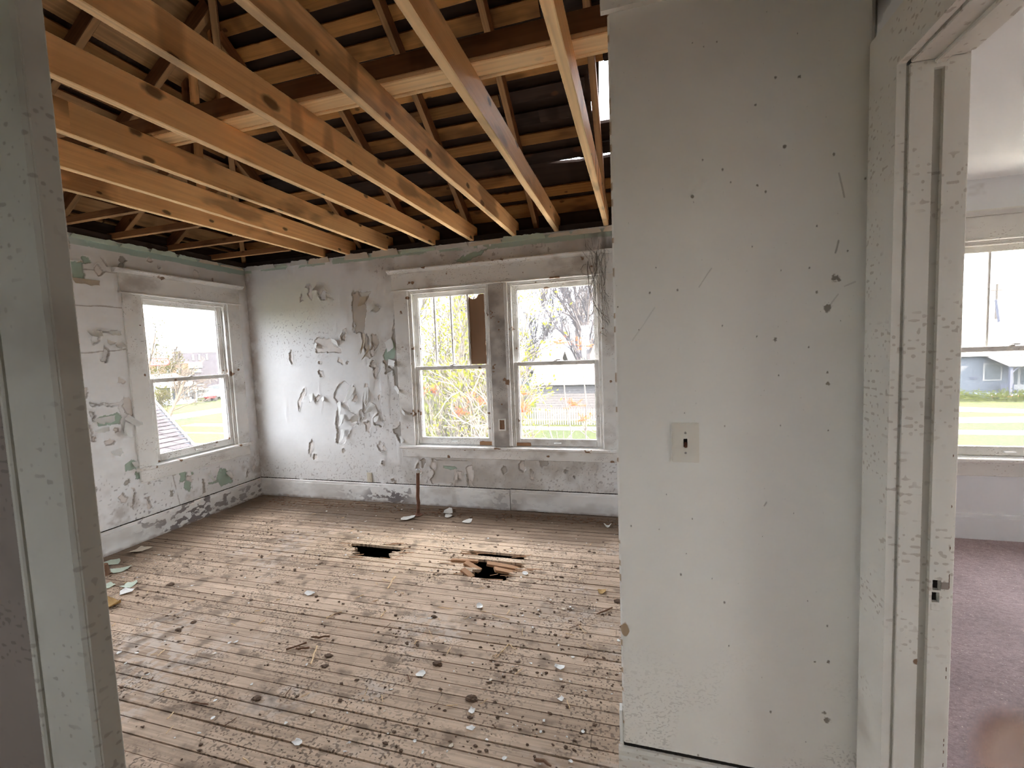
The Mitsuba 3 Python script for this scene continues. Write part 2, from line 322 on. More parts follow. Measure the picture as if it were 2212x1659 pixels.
# ---------------------------------------------------------------- peeling walls: relief and paint worn through, on fine grids
BACK_PEEL = [
    ('a', [(-3.191, 2.281), (-3.181, 2.187), (-3.09, 2.152), (-2.993, 2.117), (-3.085, 2.208), (-3.125, 2.266)]),
    ('a', [(-3.314, 2.3), (-3.276, 2.297), (-3.275, 2.259), (-3.307, 2.258)]),
    ('b', [(-3.263, 1.709), (-3.192, 1.734), (-3.069, 1.719), (-3.036, 1.661), (-2.935, 1.6), (-2.948, 1.567), (-3.138, 1.574), (-3.25, 1.582), (-3.28, 1.633)]),
    ('b', [(-2.908, 1.805), (-2.87, 1.807), (-2.87, 1.728), (-2.903, 1.726)]),
    ('c', [(-3.07, 1.157), (-3.007, 1.242), (-2.928, 1.263), (-2.843, 1.22), (-2.903, 1.154), (-2.907, 0.963), (-2.812, 0.906), (-2.799, 0.849), (-2.914, 0.723), (-2.991, 0.596), (-3.08, 0.613), (-3.058, 0.741), (-3.074, 0.828), (-3.026, 1.012), (-3.075, 1.099)]),
    ('c', [(-2.568, 1.01), (-2.56, 0.935), (-2.606, 0.893), (-2.603, 0.818), (-2.503, 0.781), (-2.507, 0.907), (-2.539, 0.963)]),
    ('e', [(-2.771, 2.175), (-2.622, 2.169), (-2.623, 1.955), (-2.655, 1.773), (-2.601, 1.587), (-2.601, 1.494), (-2.649, 1.515), (-2.695, 1.757), (-2.748, 1.76), (-2.785, 1.983)]),
    ('a', [(-2.696, 2.178), (-2.549, 2.167), (-2.607, 2.085), (-2.676, 2.104)]),
    ('f', [(-2.306, 1.953), (-2.196, 1.946), (-2.195, 1.481), (-2.189, 0.935), (-2.198, 0.63), (-2.311, 0.628), (-2.375, 0.748), (-2.286, 0.861), (-2.294, 1.045), (-2.336, 1.193), (-2.355, 1.377), (-2.441, 1.324), (-2.441, 1.48), (-2.368, 1.632), (-2.325, 1.739)]),
    ('g', [(-2.424, 1.58), (-2.335, 1.667), (-2.308, 1.611), (-2.327, 1.485), (-2.432, 1.461), (-2.46, 1.508)]),
    ('b', [(-3.541, 1.064), (-3.485, 1.152), (-3.434, 1.207), (-3.431, 1.152), (-3.492, 1.073), (-3.534, 0.955)]),
    ('b', [(-3.314, 1.101), (-3.266, 1.13), (-3.239, 1.12), (-3.294, 1.072), (-3.309, 1.033)]),
    ('b', [(-3.428, 0.597), (-3.388, 0.657), (-3.383, 0.578), (-3.417, 0.457), (-3.442, 0.486)]),
    ('f', [(-2.631, 1.754), (-2.604, 1.697), (-2.601, 1.587), (-2.631, 1.606)]),
    ('e', [(-2.579, 1.751), (-2.517, 1.73), (-2.492, 1.637), (-2.55, 1.566), (-2.575, 1.659)]),
    ('a', [(-2.591, 2.025), (-2.506, 2.034), (-2.461, 1.999), (-2.477, 1.955), (-2.542, 1.968)]),
    ('b', [(-2.69, 1.245), (-2.648, 1.235), (-2.688, 1.123), (-2.717, 0.954), (-2.73, 0.954)]),
    ('h', [(-1.983, 0.469), (-1.567, 0.463), (-1.563, 0.347), (-1.631, 0.317), (-1.599, 0.201), (-1.714, 0.186), (-1.751, 0.23), (-1.987, 0.21), (-2.015, 0.255), (-1.962, 0.313)]),
    ('m', [(-1.563, 0.347), (-1.198, 0.475), (-0.934, 0.44), (-0.679, 0.414), (-0.908, 0.216), (-1.173, 0.203), (-1.542, 0.194)]),
    ('m', [(-1.204, 0.325), (-1.138, 0.415), (-1.139, 0.17), (-1.21, 0.184)]),
    ('g', [(-1.858, 0.409), (-1.703, 0.396), (-1.714, 0.374), (-1.856, 0.376)]),
    ('g', [(-1.506, 2.433), (-1.289, 2.47), (-1.363, 2.411), (-1.528, 2.352), (-1.619, 2.385)]),
    ('f', [(-2.401, 0.776), (-2.318, 0.786), (-2.286, 0.638), (-2.307, 0.628)]),
    ('b', [(-1.611, 0.327), (-1.572, 0.355), (-1.567, 0.256), (-1.551, 0.203), (-1.598, 0.219)])]
LEFT_PEEL = [
    ('y', [(2.267, 2.299), (2.421, 2.336), (2.418, 2.303), (2.428, 2.189), (2.269, 2.179)]),
    ('g', [(2.352, 2.323), (2.427, 2.329), (2.428, 2.193), (2.354, 2.191)]),
    ('y', [(2.282, 2.467), (2.353, 2.475), (2.363, 2.437), (2.291, 2.359)]),
    ('g', [(2.424, 2.369), (2.465, 2.369), (2.497, 2.333), (2.426, 2.32)]),
    ('c', [(2.433, 1.782), (2.493, 1.81), (2.491, 1.707), (2.439, 1.69)]),
    ('c', [(2.499, 1.801), (2.621, 1.809), (2.616, 1.793), (2.501, 1.786)]),
    ('b', [(2.55, 1.734), (2.604, 1.708), (2.594, 1.687), (2.548, 1.687)]),
    ('c', [(2.364, 1.255), (2.418, 1.223), (2.583, 1.221), (2.588, 1.193), (2.401, 1.203), (2.369, 1.23)]),
    ('c', [(2.572, 1.195), (2.6, 1.237), (2.647, 1.222), (2.645, 1.113), (2.661, 1.019), (2.645, 0.939), (2.591, 0.967), (2.574, 1.043), (2.588, 1.076), (2.575, 1.141)]),
    ('g', [(2.4, 1.106), (2.451, 1.115), (2.559, 1.129), (2.595, 1.093), (2.574, 1.043), (2.416, 1.043)]),
    ('b', [(2.441, 0.917), (2.494, 0.933), (2.514, 0.902), (2.505, 0.877), (2.444, 0.878)]),
    ('g', [(2.581, 0.688), (2.634, 0.729), (2.671, 0.674), (2.659, 0.639), (2.568, 0.627)]),
    ('g', [(3.399, 0.407), (3.485, 0.417), (3.545, 0.251), (3.419, 0.244), (3.367, 0.327)]),
    ('f', [(2.552, 0.541), (2.594, 0.565), (2.597, 0.546), (2.566, 0.518)]),
    ('f', [(3.211, 0.373), (3.23, 0.378), (3.244, 0.244), (3.22, 0.23)]),
    ('b', [(2.711, 0.369), (2.738, 0.379), (2.729, 0.324), (2.753, 0.258), (2.71, 0.264)]),
    ('f', [(2.911, 0.362), (2.941, 0.362), (2.931, 0.305), (2.906, 0.299)]),
    ('b', [(2.612, 0.495), (2.624, 0.482), (2.62, 0.362), (2.601, 0.285)]),
    ('b', [(2.547, 2.402), (2.575, 2.39), (2.607, 2.328), (2.592, 2.334)]),
    ('b', [(3.724, 0.317), (3.741, 0.324), (3.734, 0.254), (3.71, 0.237)]),
    ('g', [(3.275, 0.332), (3.39, 0.32), (3.388, 0.294), (3.277, 0.31)])]
PEEL = {  # kind: depth, lip height, colour under the paint
    'a': (.006, .010, (.66, .64, .59)), 'b': (.005, .008, (.68, .64, .60)), 'c': (.008, .013, (.74, .73, .72)), 'e': (.005, .006, (.49, .435, .375)),
    'f': (.005, .005, (.40, .375, .34)), 'g': (.004, .003, (.36, .46, .38)), 'h': (.004, .004, (.54, .515, .48)), 'm': (0., 0., (.44, .41, .37)), 'y': (.004, .004, (.50, .42, .29))}
def fb(a, b, s, f, o=4): return meshkit.fbm(np.stack([a * f, b * f, a * 0 + s * 3.7], -1), o, s)
def ss(a, b, x):
    t = np.clip((x - a) / (b - a), 0, 1); return t * t * (3 - 2 * t)
def lerp(c, k, t): return c * (1 - t[..., None]) + np.asarray(k) * t[..., None]
def wall_grid(a0, a1, b0, b1, res, peel, opening, paint, seed):
    na, nb = int(round((a1 - a0) / res)) + 1, int(round((b1 - b0) / res)) + 1
    A, B = np.meshgrid(np.linspace(a0, a1, na), np.linspace(b0, b1, nb), indexing='ij')
    hgt = .006 * (fb(A, B, seed, 2.2, 3) - .5) + .0035 * (fb(A, B, seed + 1, 11, 3) - .5)
    hgt += .004 * ss(.62, .70, fb(A * 2.2, B * .55, seed + 2, 3.5, 3)) * (fb(A, B, seed + 3, 1.3, 2) > .45)      # vertical wrinkles of loose paint
    col = paint(A, B)
    wa = A + .034 * (fb(A, B, seed + 4, 18, 3) - .5) + .020 * (fb(A, B, seed + 5, 55, 2) - .5)
    wb = B + .034 * (fb(A, B, seed + 6, 18, 3) - .5) + .020 * (fb(A, B, seed + 7, 55, 2) - .5)
    near = np.zeros_like(A)
    for i, (kind, pts) in enumerate(peel):
        dep, lip, c = PEEL[kind]
        pa, pb = np.array(pts).T
        i0, i1 = np.clip(np.searchsorted(A[:, 0], [pa.min() - .12, pa.max() + .12]), 0, na); j0, j1 = np.clip(np.searchsorted(B[0], [pb.min() - .12, pb.max() + .12]), 0, nb)
        if i1 - i0 < 3 or j1 - j0 < 3: continue
        s = (slice(i0, i1), slice(j0, j1))
        m = shapely.contains_xy(sg.Polygon(pts).buffer(0), wa[s], wb[s])
        if not m.any(): continue
        din, dout = ndimage.distance_transform_edt(m) * res, ndimage.distance_transform_edt(~m) * res
        v = fb(A[s], B[s], seed + 20 + i, 14, 2)
        if kind == 'm':
            col[s] = lerp(col[s], c, (1 - ss(-.02, .05, dout - .0)) * ss(.25, .6, fb(A[s], B[s], 77 + i, 7, 4)) * .8); continue
        hgt[s] = np.where(m, -dep, hgt[s] + lip * ss(.30, .62, v) * np.exp(-np.maximum(dout - res, 0) / .011) * (dout < .09))
        tone = (.9 + .2 * fb(A[s], B[s], seed + 50 + i, 20, 3))[..., None]
        col[s] = np.where(m[..., None], np.asarray(c) * tone, col[s])
        edge = np.exp(-((din - res * .5) / .006) ** 2) * m * (.45 if kind in 'fgym' else .75) * ss(.25, .55, v)
        col[s] = lerp(col[s], (.17, .13, .10), edge)                                             # shadow gap of the broken edge put into the colour
        hgt[s] += np.where(m & (kind == 'f'), .004 * (fb(A[s], B[s], seed + 90, 45, 2) - .5), 0)
    keep = np.ones_like(A, bool)
    for (o0, o1, p0, p1) in opening: keep &= ~((A > o0) & (A < o1) & (B > p0) & (B < p1))
    col *= (.97 + .06 * fb(A, B, seed + 8, 40, 2))[..., None]
    idx = np.arange(na * nb).reshape(na, nb)
    q = keep[:-1, :-1] & keep[1:, :-1] & keep[:-1, 1:] & keep[1:, 1:]
    a, b, c, d = idx[:-1, :-1][q], idx[1:, :-1][q], idx[1:, 1:][q], idx[:-1, 1:][q]
    return A.ravel(), B.ravel(), hgt.ravel(), np.vstack([np.stack([a, b, c], 1), np.stack([a, c, d], 1)]), np.clip(col, .01, .9).reshape(-1, 3)
def specks(A, B, s, f, th): return ss(th, th + .05, meshkit.noise(np.stack([A * f, B * f, A * 0 + s], -1), s))
def back_paint(A, B):
    c = np.ones(A.shape + (3,)) * [.73, .73, .72]
    c = lerp(c, (.68, .675, .56), ss(.25, .8, 1 - np.hypot((A + 3.5) / .95, (B - 2.1) / .6)) * .8)           # yellowed by damp
    c = lerp(c, (.53, .495, .44), ss(.40, .75, fb(A * 1.6, B * .5, 5, 2.4)) * ss(-3.2, -2.6, A) * .55)
    c = lerp(c, (.44, .41, .37), ss(.40, .72, fb(A, B, 6, 5.5)) * ss(-2.62, -2.3, A) * .7)                      # mould round the window
    c = lerp(c, (.50, .47, .43), ss(.38, .7, fb(A, B, 7, 6)) * ss(.62, .30, B) * ss(-2.5, -1.9, A) * .6)
    c = lerp(c, (.46, .43, .39), ss(.42, .7, fb(A * .8, B, 8, 5)) * ss(2.28, 2.42, B) * .6)
    c = lerp(c, (.40, .35, .31), ss(-3.95, -4.12, A) * ss(.25, .6, fb(A, B, 9, 12)) * .7)                         # mould in the corner
    c = lerp(c, (.15, .12, .10), specks(A, B, 11, 75, .78) * ss(1.1, .2, np.hypot((A + 3.5) / .6, (B - 1.75) / .35)) * .55)
    c = lerp(c, (.15, .12, .10), specks(A, B, 12, 70, .82) * ss(.45, .62, fb(A, B, 13, 2.5)) * ss(-3.5, -2.6, A) * .5)
    c = lerp(c, (.15, .12, .10), specks(A, B, 14, 75, .80) * ss(.55, .2, B) * .5)
    c = lerp(c, (.37, .45, .37), (B > 2.478 + .035 * (fb(A, B * 0, 15, 7) - .5) - .02 * (A > -1.3)) * (fb(A, B, 16, 6) > .38) * .9)          # green coat along the top
    c = lerp(c, (.14, .12, .10), ss(-.5, -.25, A) * ss(2.0, 2.35, B) * ss(.3, .6, fb(A * 2.5, B * .7, 17, 5)) * .8)     # soot
    return c
def left_paint(A, B):
    c = np.ones(A.shape + (3,)) * [.80, .805, .805]
    c = lerp(c, (.62, .60, .56), ss(.45, .8, fb(A * .8, B * 1.6, 25, 3)) * .5)
    c = lerp(c, (.60, .57, .52), ss(2.15, 2.3, B) * ss(.2, .6, fb(A, B, 29, 4)) * .7)
    c = lerp(c, (.36, .46, .40), (B > 2.455 + .03 * (fb(A, B * 0, 26, 6) - .5)) * ss(2.2, 2.5, A) * .95)
    c = lerp(c, (.12, .10, .09), specks(A, B, 27, 60, .82) * ss(.9, .3, B) * ss(.4, .6, fb(A, B, 28, 4)) * .6)
    c = lerp(c, (.40, .36, .32), ss(.55, .8, fb(A, B, 30, 8)) * ss(.65, .25, B) * .7)
    c = lerp(c, (.35, .31, .28), ss(3.84, 3.92, A) * ss(.3, .6, fb(A, B, 31, 12)) * .5)
    for (a0, b0, a1, b1) in ((2.30, 1.62, 2.72, 1.655), (2.30, 1.99, 2.70, 2.0), (2.95, .50, 2.99, .20), (2.34, 2.27, 2.66, 2.285)):   # long cracks
        e = np.array([a1 - a0, b1 - b0]); t = np.clip(((A - a0) * e[0] + (B - b0) * e[1]) / (e @ e), 0, 1)
        d = np.hypot(A - a0 - t * e[0], B - b0 - t * e[1] + .016 * (fb(A, B, 33, 12) - .5))
        c = lerp(c, (.22, .18, .15), ss(.006, .002, d) * .75)
    return c

_pr = np.random.default_rng(17)
def scraps(n, a, b, sa, sb, kinds):
    out = []
    for _ in range(n):
        x, z, r = _pr.normal(a, sa), _pr.normal(b, sb), _pr.uniform(.012, .045); k = 9
        t = np.linspace(0, 2 * np.pi, k, endpoint=False); q = r * _pr.uniform(.4, 1.2, k); st = _pr.uniform(1.0, 2.6)
        out.append((str(_pr.choice(list(kinds))), [(x + q_ * math.cos(t_), z + q_ * st * math.sin(t_)) for q_, t_ in zip(q, t)]))
    return out
BACK_PEEL += scraps(26, -2.62, 1.25, .22, .45, 'bbce') + scraps(8, -3.2, 1.5, .25, .4, 'b') + scraps(14, -1.2, .38, .6, .07, 'bfm') + scraps(10, -2.6, .45, .5, .12, 'bf')
LEFT_PEEL += scraps(14, 3.2, .40, .45, .1, 'bbfg') + scraps(14, 2.48, 1.2, .14, .5, 'bbc') + scraps(6, 2.9, 2.38, .4, .05, 'bfg')
def wall_core(parent, along, a0, a1, z0, z1, near, far, openings, m_='plain_wall'):
    """the body of a wall behind its face, round the openings"""
    poly = sg.box(a0, z0, a1, z1)
    for (o0, o1, p0, p1) in openings: poly = poly.difference(sg.box(o0, p0, o1, p1))
    m = extrude(poly, abs(far - near))
    lo = min(near, far)
    fn = (lambda x, y, z: (x, z + lo, y)) if along == 'x' else (lambda x, y, z: (z + lo, x, y))
    part(parent, 'body', swap(m, fn), m_)

wb = struct('wall_back', 'white back wall with peeling, mouldy paint round the pair of sash windows')
A_, B_, h_, f_, c_ = wall_grid(XL, XR, 0, HC, .006, BACK_PEEL, [(W2[0] - .01, W3[1] + .01, W2[2] - .02, W2[3] + .01)], back_paint, 100)
part(wb, 'peeling_paint', (np.stack([A_, YB - h_, B_], 1), f_), 'mirror_wall_paint', smooth=True, color=c_)
wall_core(wb, 'x', XL - .16, 4.75, 0, HC + .05, YB + .008, YB + .15, [W2, W3, W4, W5])
wl = struct('wall_left', 'white left wall with cracked and peeling paint round a sash window')
A_, B_, h_, f_, c_ = wall_grid(1.9, YB, 0, HC, .006, LEFT_PEEL, [(W1[0] - .01, W1[1] + .01, W1[2] - .02, W1[3] + .01)], left_paint, 200)
part(wl, 'peeling_paint', (np.stack([XL + h_, A_, B_], 1), f_[:, ::-1]), 'mirror_wall_paint', smooth=True, color=c_)
A_, B_, h_, f_, c_ = wall_grid(.62, 1.9, 0, HC, .03, [], [(W7[0] - .01, W7[1] + .01, W7[2] - .02, W7[3] + .01)], left_paint, 200)
part(wl, 'peeling_paint', (np.stack([XL + h_, A_, B_], 1), f_[:, ::-1]), 'mirror_wall_paint', smooth=True, color=c_)
wall_core(wl, 'y', .5, YB + .15, 0, HC + .05, XL - .008, XL - .15, [W1, W7])

# curled flakes of paint that stand off the walls
def flake(w, h, curl, seed):
    r = np.random.default_rng(seed)
    nu, nv = 6, 7
    U, V = np.meshgrid(np.linspace(-.5, .5, nu), np.linspace(0, 1, nv), indexing='ij')
    edge = .8 + .35 * r.random((nu, 1)); V2 = V * edge
    wid = (1 - .35 * V * r.random()) * (1 + .1 * (r.random((nu, nv)) - .5))
    off = curl * V2 ** 1.7 * h + .004 + .1 * h * (r.random((nu, 1)) - .5) * V
    P = np.stack([U * w * wid, off, -V2 * h * (1 - .12 * curl)], -1).reshape(-1, 3)
    n = nu * nv; Q = P + [0, .0014, 0]
    f = []
    for i in range(nu - 1):
        for j in range(nv - 1):
            a, b, c, d = i * nv + j, (i + 1) * nv + j, (i + 1) * nv + j + 1, i * nv + j + 1
            f += [[a, b, c], [a, c, d], [n + a, n + c, n + b], [n + a, n + d, n + c]]
    ring = [i * nv for i in range(nu)] + [(nu - 1) * nv + j for j in range(1, nv)] + [i * nv + nv - 1 for i in range(nu - 2, -1, -1)] + [j for j in range(nv - 2, 0, -1)]
    for a, b in zip(ring, ring[1:] + ring[:1]): f += [[a, n + b, b], [a, n + a, n + b]]
    return np.vstack([P, Q]), np.array(f)
def put_flake(parent, wall, a, z, w, h, curl, rot, seed, m='chip_white'):
    v, f = flake(w, h, curl, seed)
    cr, sr = math.cos(rot), math.sin(rot)
    x, zz = v[:, 0] * cr - v[:, 2] * sr, v[:, 0] * sr + v[:, 2] * cr
    if wall == 'back': P = np.stack([a + x, YB - .002 - v[:, 1], z + zz], 1)
    else: P = np.stack([XL + .002 + v[:, 1], a + x, z + zz], 1)
    part(parent, 'paint_flake', (P, f), m, smooth=True)
for i, (a, z, w, h, cu, ro, m) in enumerate([
        (-3.13, 2.30, .10, .10, .55, -.3, 'chip_white'), (-3.295, 2.30, .045, .05, .5, 0, 'chip_white'), (-3.02, 1.66, .09, .055, .7, 2.6, 'chip_white'), (-3.27, 1.66, .06, .05, .5, 1.2, 'chip_white'),
        (-2.885, 1.81, .03, .08, .6, .1, 'chip_white'), (-2.84, 1.21, .075, .17, .45, -.25, 'chip_white'), (-3.02, 1.05, .05, .15, .6, .5, 'chip_white'), (-2.99, .92, .06, .12, .55, .2, 'chip_white'),
        (-2.99, .76, .05, .13, .6, .15, 'chip_white'), (-2.78, .90, .07, .09, .5, -1.1, 'chip_white'), (-2.60, 1.03, .06, .10, .6, -.5, 'chip_white'), (-2.58, .90, .07, .06, .5, .2, 'chip_white'),
        (-2.40, 1.45, .06, .12, .5, 1.4, 'chip_white'), (-2.39, 1.67, .09, .12, .4, .5, 'chip_white'), (-2.64, 2.12, .08, .10, .5, 0, 'chip_beige'), (-2.57, 2.04, .09, .08, .4, .6, 'chip_white'),
        (-2.66, 1.75, .03, .20, .5, .12, 'chip_beige'), (-2.60, 1.63, .025, .14, .6, -.2, 'chip_beige'), (-2.34, 1.2, .04, .10, .6, .9, 'chip_white'), (-2.31, .98, .035, .12, .5, 1.1, 'chip_grey'),
        (-3.36, 1.14, .05, .09, .4, .3, 'chip_white'), (-3.22, 1.10, .05, .05, .5, .8, 'chip_white'), (-2.67, 1.2, .05, .16, .35, .05, 'chip_white'), (-2.30, .70, .05, .07, .5, .4, 'chip_grey')]):
    put_flake(wb, 'back', a, z, w, h, cu, ro, 300 + i, m)
for i, (a, z, w, h, cu, ro, m) in enumerate([
        (2.46, 1.80, .10, .05, .6, 0, 'chip_white'), (2.60, 1.80, .09, .035, .5, .1, 'chip_white'), (2.62, 1.70, .06, .04, .5, .5, 'chip_white'), (2.46, 1.11, .16, .05, .7, .05, 'chip_white'),
        (2.62, 1.09, .05, .12, .5, .7, 'chip_white'), (2.64, 1.03, .07, .12, .5, -.5, 'chip_white'), (2.44, 1.02, .10, .03, .6, .2, 'chip_white'), (2.52, .83, .08, .05, .6, .15, 'chip_white'),
        (2.66, .70, .07, .05, .4, 0, 'chip_grey'), (2.44, 2.20, .18, .05, .4, 0, 'chip_beige'), (3.50, .38, .05, .07, .5, .3, 'chip_grey'), (3.30, .42, .03, .08, .5, .1, 'chip_grey')]):
    put_flake(wl, 'left', a, z, w, h, cu, ro, 400 + i, m)

# ---------------------------------------------------------------- the other walls
wp = struct('wall_partition', 'plain off-white partition wall with flyspecks and a light switch')
prof = sg.Polygon([(XP0 + .006, YP), (XR + .002, YP), (XR + .002, YP + .12), (XP0 + .006, YP + .12), (XP0, YP + .114), (XP0, YP + .006)])
part(wp, 'body', extrude(prof, HC - .005), 'partition_paint')
wr = struct('wall_right', 'hall wall on the right with a cased doorway to the carpeted room')
OY0, OY1, OZ = .36, 1.229, 2.105
wall_core(wr, 'y', -1.7, YB, 0, HC, XR, XR2 - .01, [(OY0 - .0245, OY1 + .0245, -.1, OZ + .0245)], 'right_wall_paint')
wh = struct('wall_hall', 'dark hall wall beside the foreground door casing on the left')
part(wh, 'body', cbox(-2.3, -1.01, .507, .56, 0, HC, .002), 'hall_wall_dark')
part(wh, 'body', cbox(XL, -2.25, .507, .62, 0, HC, .002), 'plain_wall')
part(wh, 'side', cbox(-2.42, -2.3, -1.82, .62, 0, HC, .002), 'plain_wall')
wall_core(wh, 'x', -2.42, XR2, 0, HC, -1.7, -1.82, [(-1.55, -.90, 1.05, 2.1)])
wq = struct('wall_far_room', 'pale grey walls of the carpeted room beyond the doorway')
wall_core(wq, 'y', -1.82, YB + .15, 0, 2.62, 4.6, 4.75, [(-1.35, -.25, .7, 2.15)])
part(wq, 'body', cbox(XR2, 4.75, -1.82, -1.7, 0, 2.62, .002), 'plain_wall')
part(wq, 'paint', cbox(XR2 - .01, XR2, OY1 + .03, YB, 0, 2.57, .002), 'plain_wall')
fc = (np.array([[XR2, YB, 0], [4.6, YB, 0], [4.6, YB, 2.58], [XR2, YB, 2.58]], float))
g = extrude(sg.box(XR2, 0, 4.6, 2.58).difference(sg.box(W4[0], W4[2], W4[1], W4[3])).difference(sg.box(W5[0], W5[2], W5[1], W5[3])), .012)
part(wq, 'paint', swap(g, lambda x, y, z: (x, z + YB - .004, y)), 'plain_wall')
cl = struct('ceiling', 'opened-up ceiling with its bare joists showing and plaster left over hall and far room')
part(cl, 'plaster', cbox(-2.42, XR2, -1.82, .60, HC, HC + .02, .002), 'ceiling_plaster')
part(cl, 'plaster', cbox(XR2 - .01, 4.75, -1.82, YB + .1, 2.572, 2.60, .002), 'ceiling_plaster')
part(cl, 'plaster', cbox(XL - .1, -2.42, -1.82, .62, HC, HC + .02, .002), 'ceiling_plaster')

# ---------------------------------------------------------------- floor: every board, with two rotten holes
fl = struct('floor', 'worn, dirty narrow board floor with two rotted holes')
ROW = .0615
def cut(segs, a, b):
    out = []
    for s0, s1, j0, j1 in segs:
        if s1 <= a or s0 >= b: out.append((s0, s1, j0, j1)); continue
        if s0 < a: out.append((s0, a, j0, 1))
        if s1 > b: out.append((b, s1, 1, j1))
    return out
HOLES = {}
def hole(y0, y1, x0, x1):
    for k in range(int(round((y0 - .015) / ROW)), int(round((y1 - .015) / ROW))): HOLES.setdefault(k, []).append((x0 + rng.uniform(-.04, .04), x1 + rng.uniform(-.04, .04)))
hole(2.785, 2.845, -2.10, -1.86); hole(2.845, 2.908, -2.16, -1.83); hole(2.908, 2.968, -2.17, -1.84)
hole(2.66, 2.72, -1.07, -.89); hole(2.72, 2.785, -1.09, -.86); hole(2.785, 2.845, -1.12, -.83); hole(2.845, 2.908, -1.14, -.81); hole(2.967, 3.02, -1.22, -.84)
frng = np.random.default_rng(11)
for k in range(-12, 64):
    y0, y1 = .015 + k * ROW, .015 + (k + 1) * ROW
    xr = XR if y0 < YP - .05 else (XP0 if y0 < YP + .12 else XR)
    if y1 > YB: y1 = YB - .001
    if y1 - y0 < .01: continue
    xl = XL if y0 > .6 else -2.3
    xs, x = [xl], xl + frng.uniform(.9, 3.0)
    while x < xr - .5: xs.append(x); x += frng.uniform(1.6, 3.4)
    xs.append(xr)
    segs = [(xs[i] + .0008, xs[i + 1] - .0008, 0, 0) for i in range(len(xs) - 1)]
    for a, b in HOLES.get(k, []): segs = cut(segs, a, b)
    g = [frng.choice([.0014, .002, .0028, .0038, .0052], p=[.3, .25, .2, .15, .1]) for _ in range(2)]
    dz = frng.uniform(-.0015, .0012)
    for s0, s1, j0, j1 in segs:
        if s1 - s0 < .03: continue
        yy = np.linspace(y0 + g[0], y1 - g[1], 7)
        left = [(s0 + (frng.uniform(0, .07) if j0 else 0), y) for y in yy]; right = [(s1 - (frng.uniform(0, .07) if j1 else 0), y) for y in yy[::-1]]
        n = max(2, int((s1 - s0) / .25))
        top = [(x, y1 - g[1] + frng.uniform(-.0012, .0006)) for x in np.linspace(s0, s1, n + 2)[1:-1]]; bot = [(x, y0 + g[0] + frng.uniform(-.0006, .0012)) for x in np.linspace(s1, s0, n + 2)[1:-1]]
        P = sg.Polygon([*left, *top, *right, *bot]).buffer(0)
        m = extrude(P, .02, -.02 + dz)
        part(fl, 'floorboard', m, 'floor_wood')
part(fl, 'subfloor', join([cbox(XL, XR2, -1.75, YB, -.24, -.23, .001)] + [cbox(x - .02, x + .02, -1.7, YB - .01, -.23, -.0225, .002) for x in np.arange(-4.0, .7, .42) if abs(x + 2.02) > .16 and abs(x + .95) > .16]), 'void_dark')
for (x, y, w, l, a, tz, ty) in ((-.86, 2.80, .055, .24, .5, -.02, .35), (-.92, 2.86, .05, .26, .25, -.012, .2), (-1.14, 2.70, .045, .10, -.4, -.004, .3), (-1.22, 2.85, .03, .20, .08, .006, 0), (-1.14, 2.80, .05, .13, -.2, -.006, .3)):
    m = cbox(-l / 2, l / 2, -w / 2, w / 2, -.009, .009, .002)
    R = trimesh.transformations.euler_matrix(0, ty, a)[:3, :3]
    part(fl, 'broken_board', (m[0] @ R.T + [x, y, tz], m[1]), 'splinter_wood', label='broken brown board end sagging into the right hole')
for i in range(26):
    hx, hy, sx, sy = ((-2.0, 2.88, .36, .16) if i < 10 else (-1.02, 2.85, .34, .22))
    a = frng.uniform(0, 6.28); x, y = hx + math.cos(a) * sx * frng.uniform(.75, 1.05), hy + math.sin(a) * sy * frng.uniform(.6, 1.0)
    l = frng.uniform(.05, .16)
    m, uv = bar((x - l / 2, y, .003), (x + l / 2, y + frng.uniform(-.02, .02), frng.uniform(.004, .02)), frng.uniform(.003, .009), .003, .001)
    part(fl, 'splinter', m, 'splinter_wood')
fr = struct('floor_carpet', 'dull mauve carpet of the room beyond the doorway')
part(fr, 'pile', cbox(XR2 - .08, 4.6, -1.7, YB, -.02, .006, .002), 'carpet_pile')

# ---------------------------------------------------------------- baseboards
def baseboard(name, label, runs, h=.197, m_='baseboard_paint'):
    b = struct(name, label)
    for (p0, p1, nrm, dz) in runs:
        p0, p1, nrm = np.array(p0, float), np.array(p1, float), np.array(nrm, float)
        prof = [(0, 0), (.019, 0), (.019, h - .03), (.016, h - .024), (.016, h - .008), (.010, h), (0, h)]
        m = extrude(sg.Polygon(prof), np.linalg.norm(p1 - p0))
        d = (p1 - p0) / np.linalg.norm(p1 - p0)
        v = np.array([p0[0], p0[1], dz]) + m[0][:, :1] * np.array([nrm[0], nrm[1], 0]) + m[0][:, 1:2] * np.array([0, 0, 1.]) + m[0][:, 2:] * np.array([d[0], d[1], 0])
        part(b, 'board', (v, m[1]), m_)
        if m_ == 'baseboard_paint':
            q0, q1 = p0 + nrm * .001, p1 + nrm * .001; part(b, 'gap', bar((q0[0], q0[1], h + dz + .003), (q1[0], q1[1], h + dz + .003), .006, .007, .0005)[0], 'void_dark')
    return b
baseboard('baseboard_back', 'mouldy white baseboard along the back wall, in two lengths', [((XL, YB), (-1.176, YB), (0, -1), 0), ((-1.168, YB), (XR, YB), (0, -1), .004)])
baseboard('baseboard_left', 'mouldy white baseboard along the left wall', [((XL, .62), (XL, YB - .019), (1, 0), 0)])
baseboard('baseboard_partition', 'white baseboard at the foot of the partition', [((XP0 - .014, YP), (XR - .03, YP), (0, -1), -.002)], .214, 'hall_paint')
part('baseboard_partition', 'gap', cbox(XP0 + .002, XR - .03, YP - .0012, YP + .002, .211, .221, .0005), 'void_dark', label='dark gap above the baseboard')
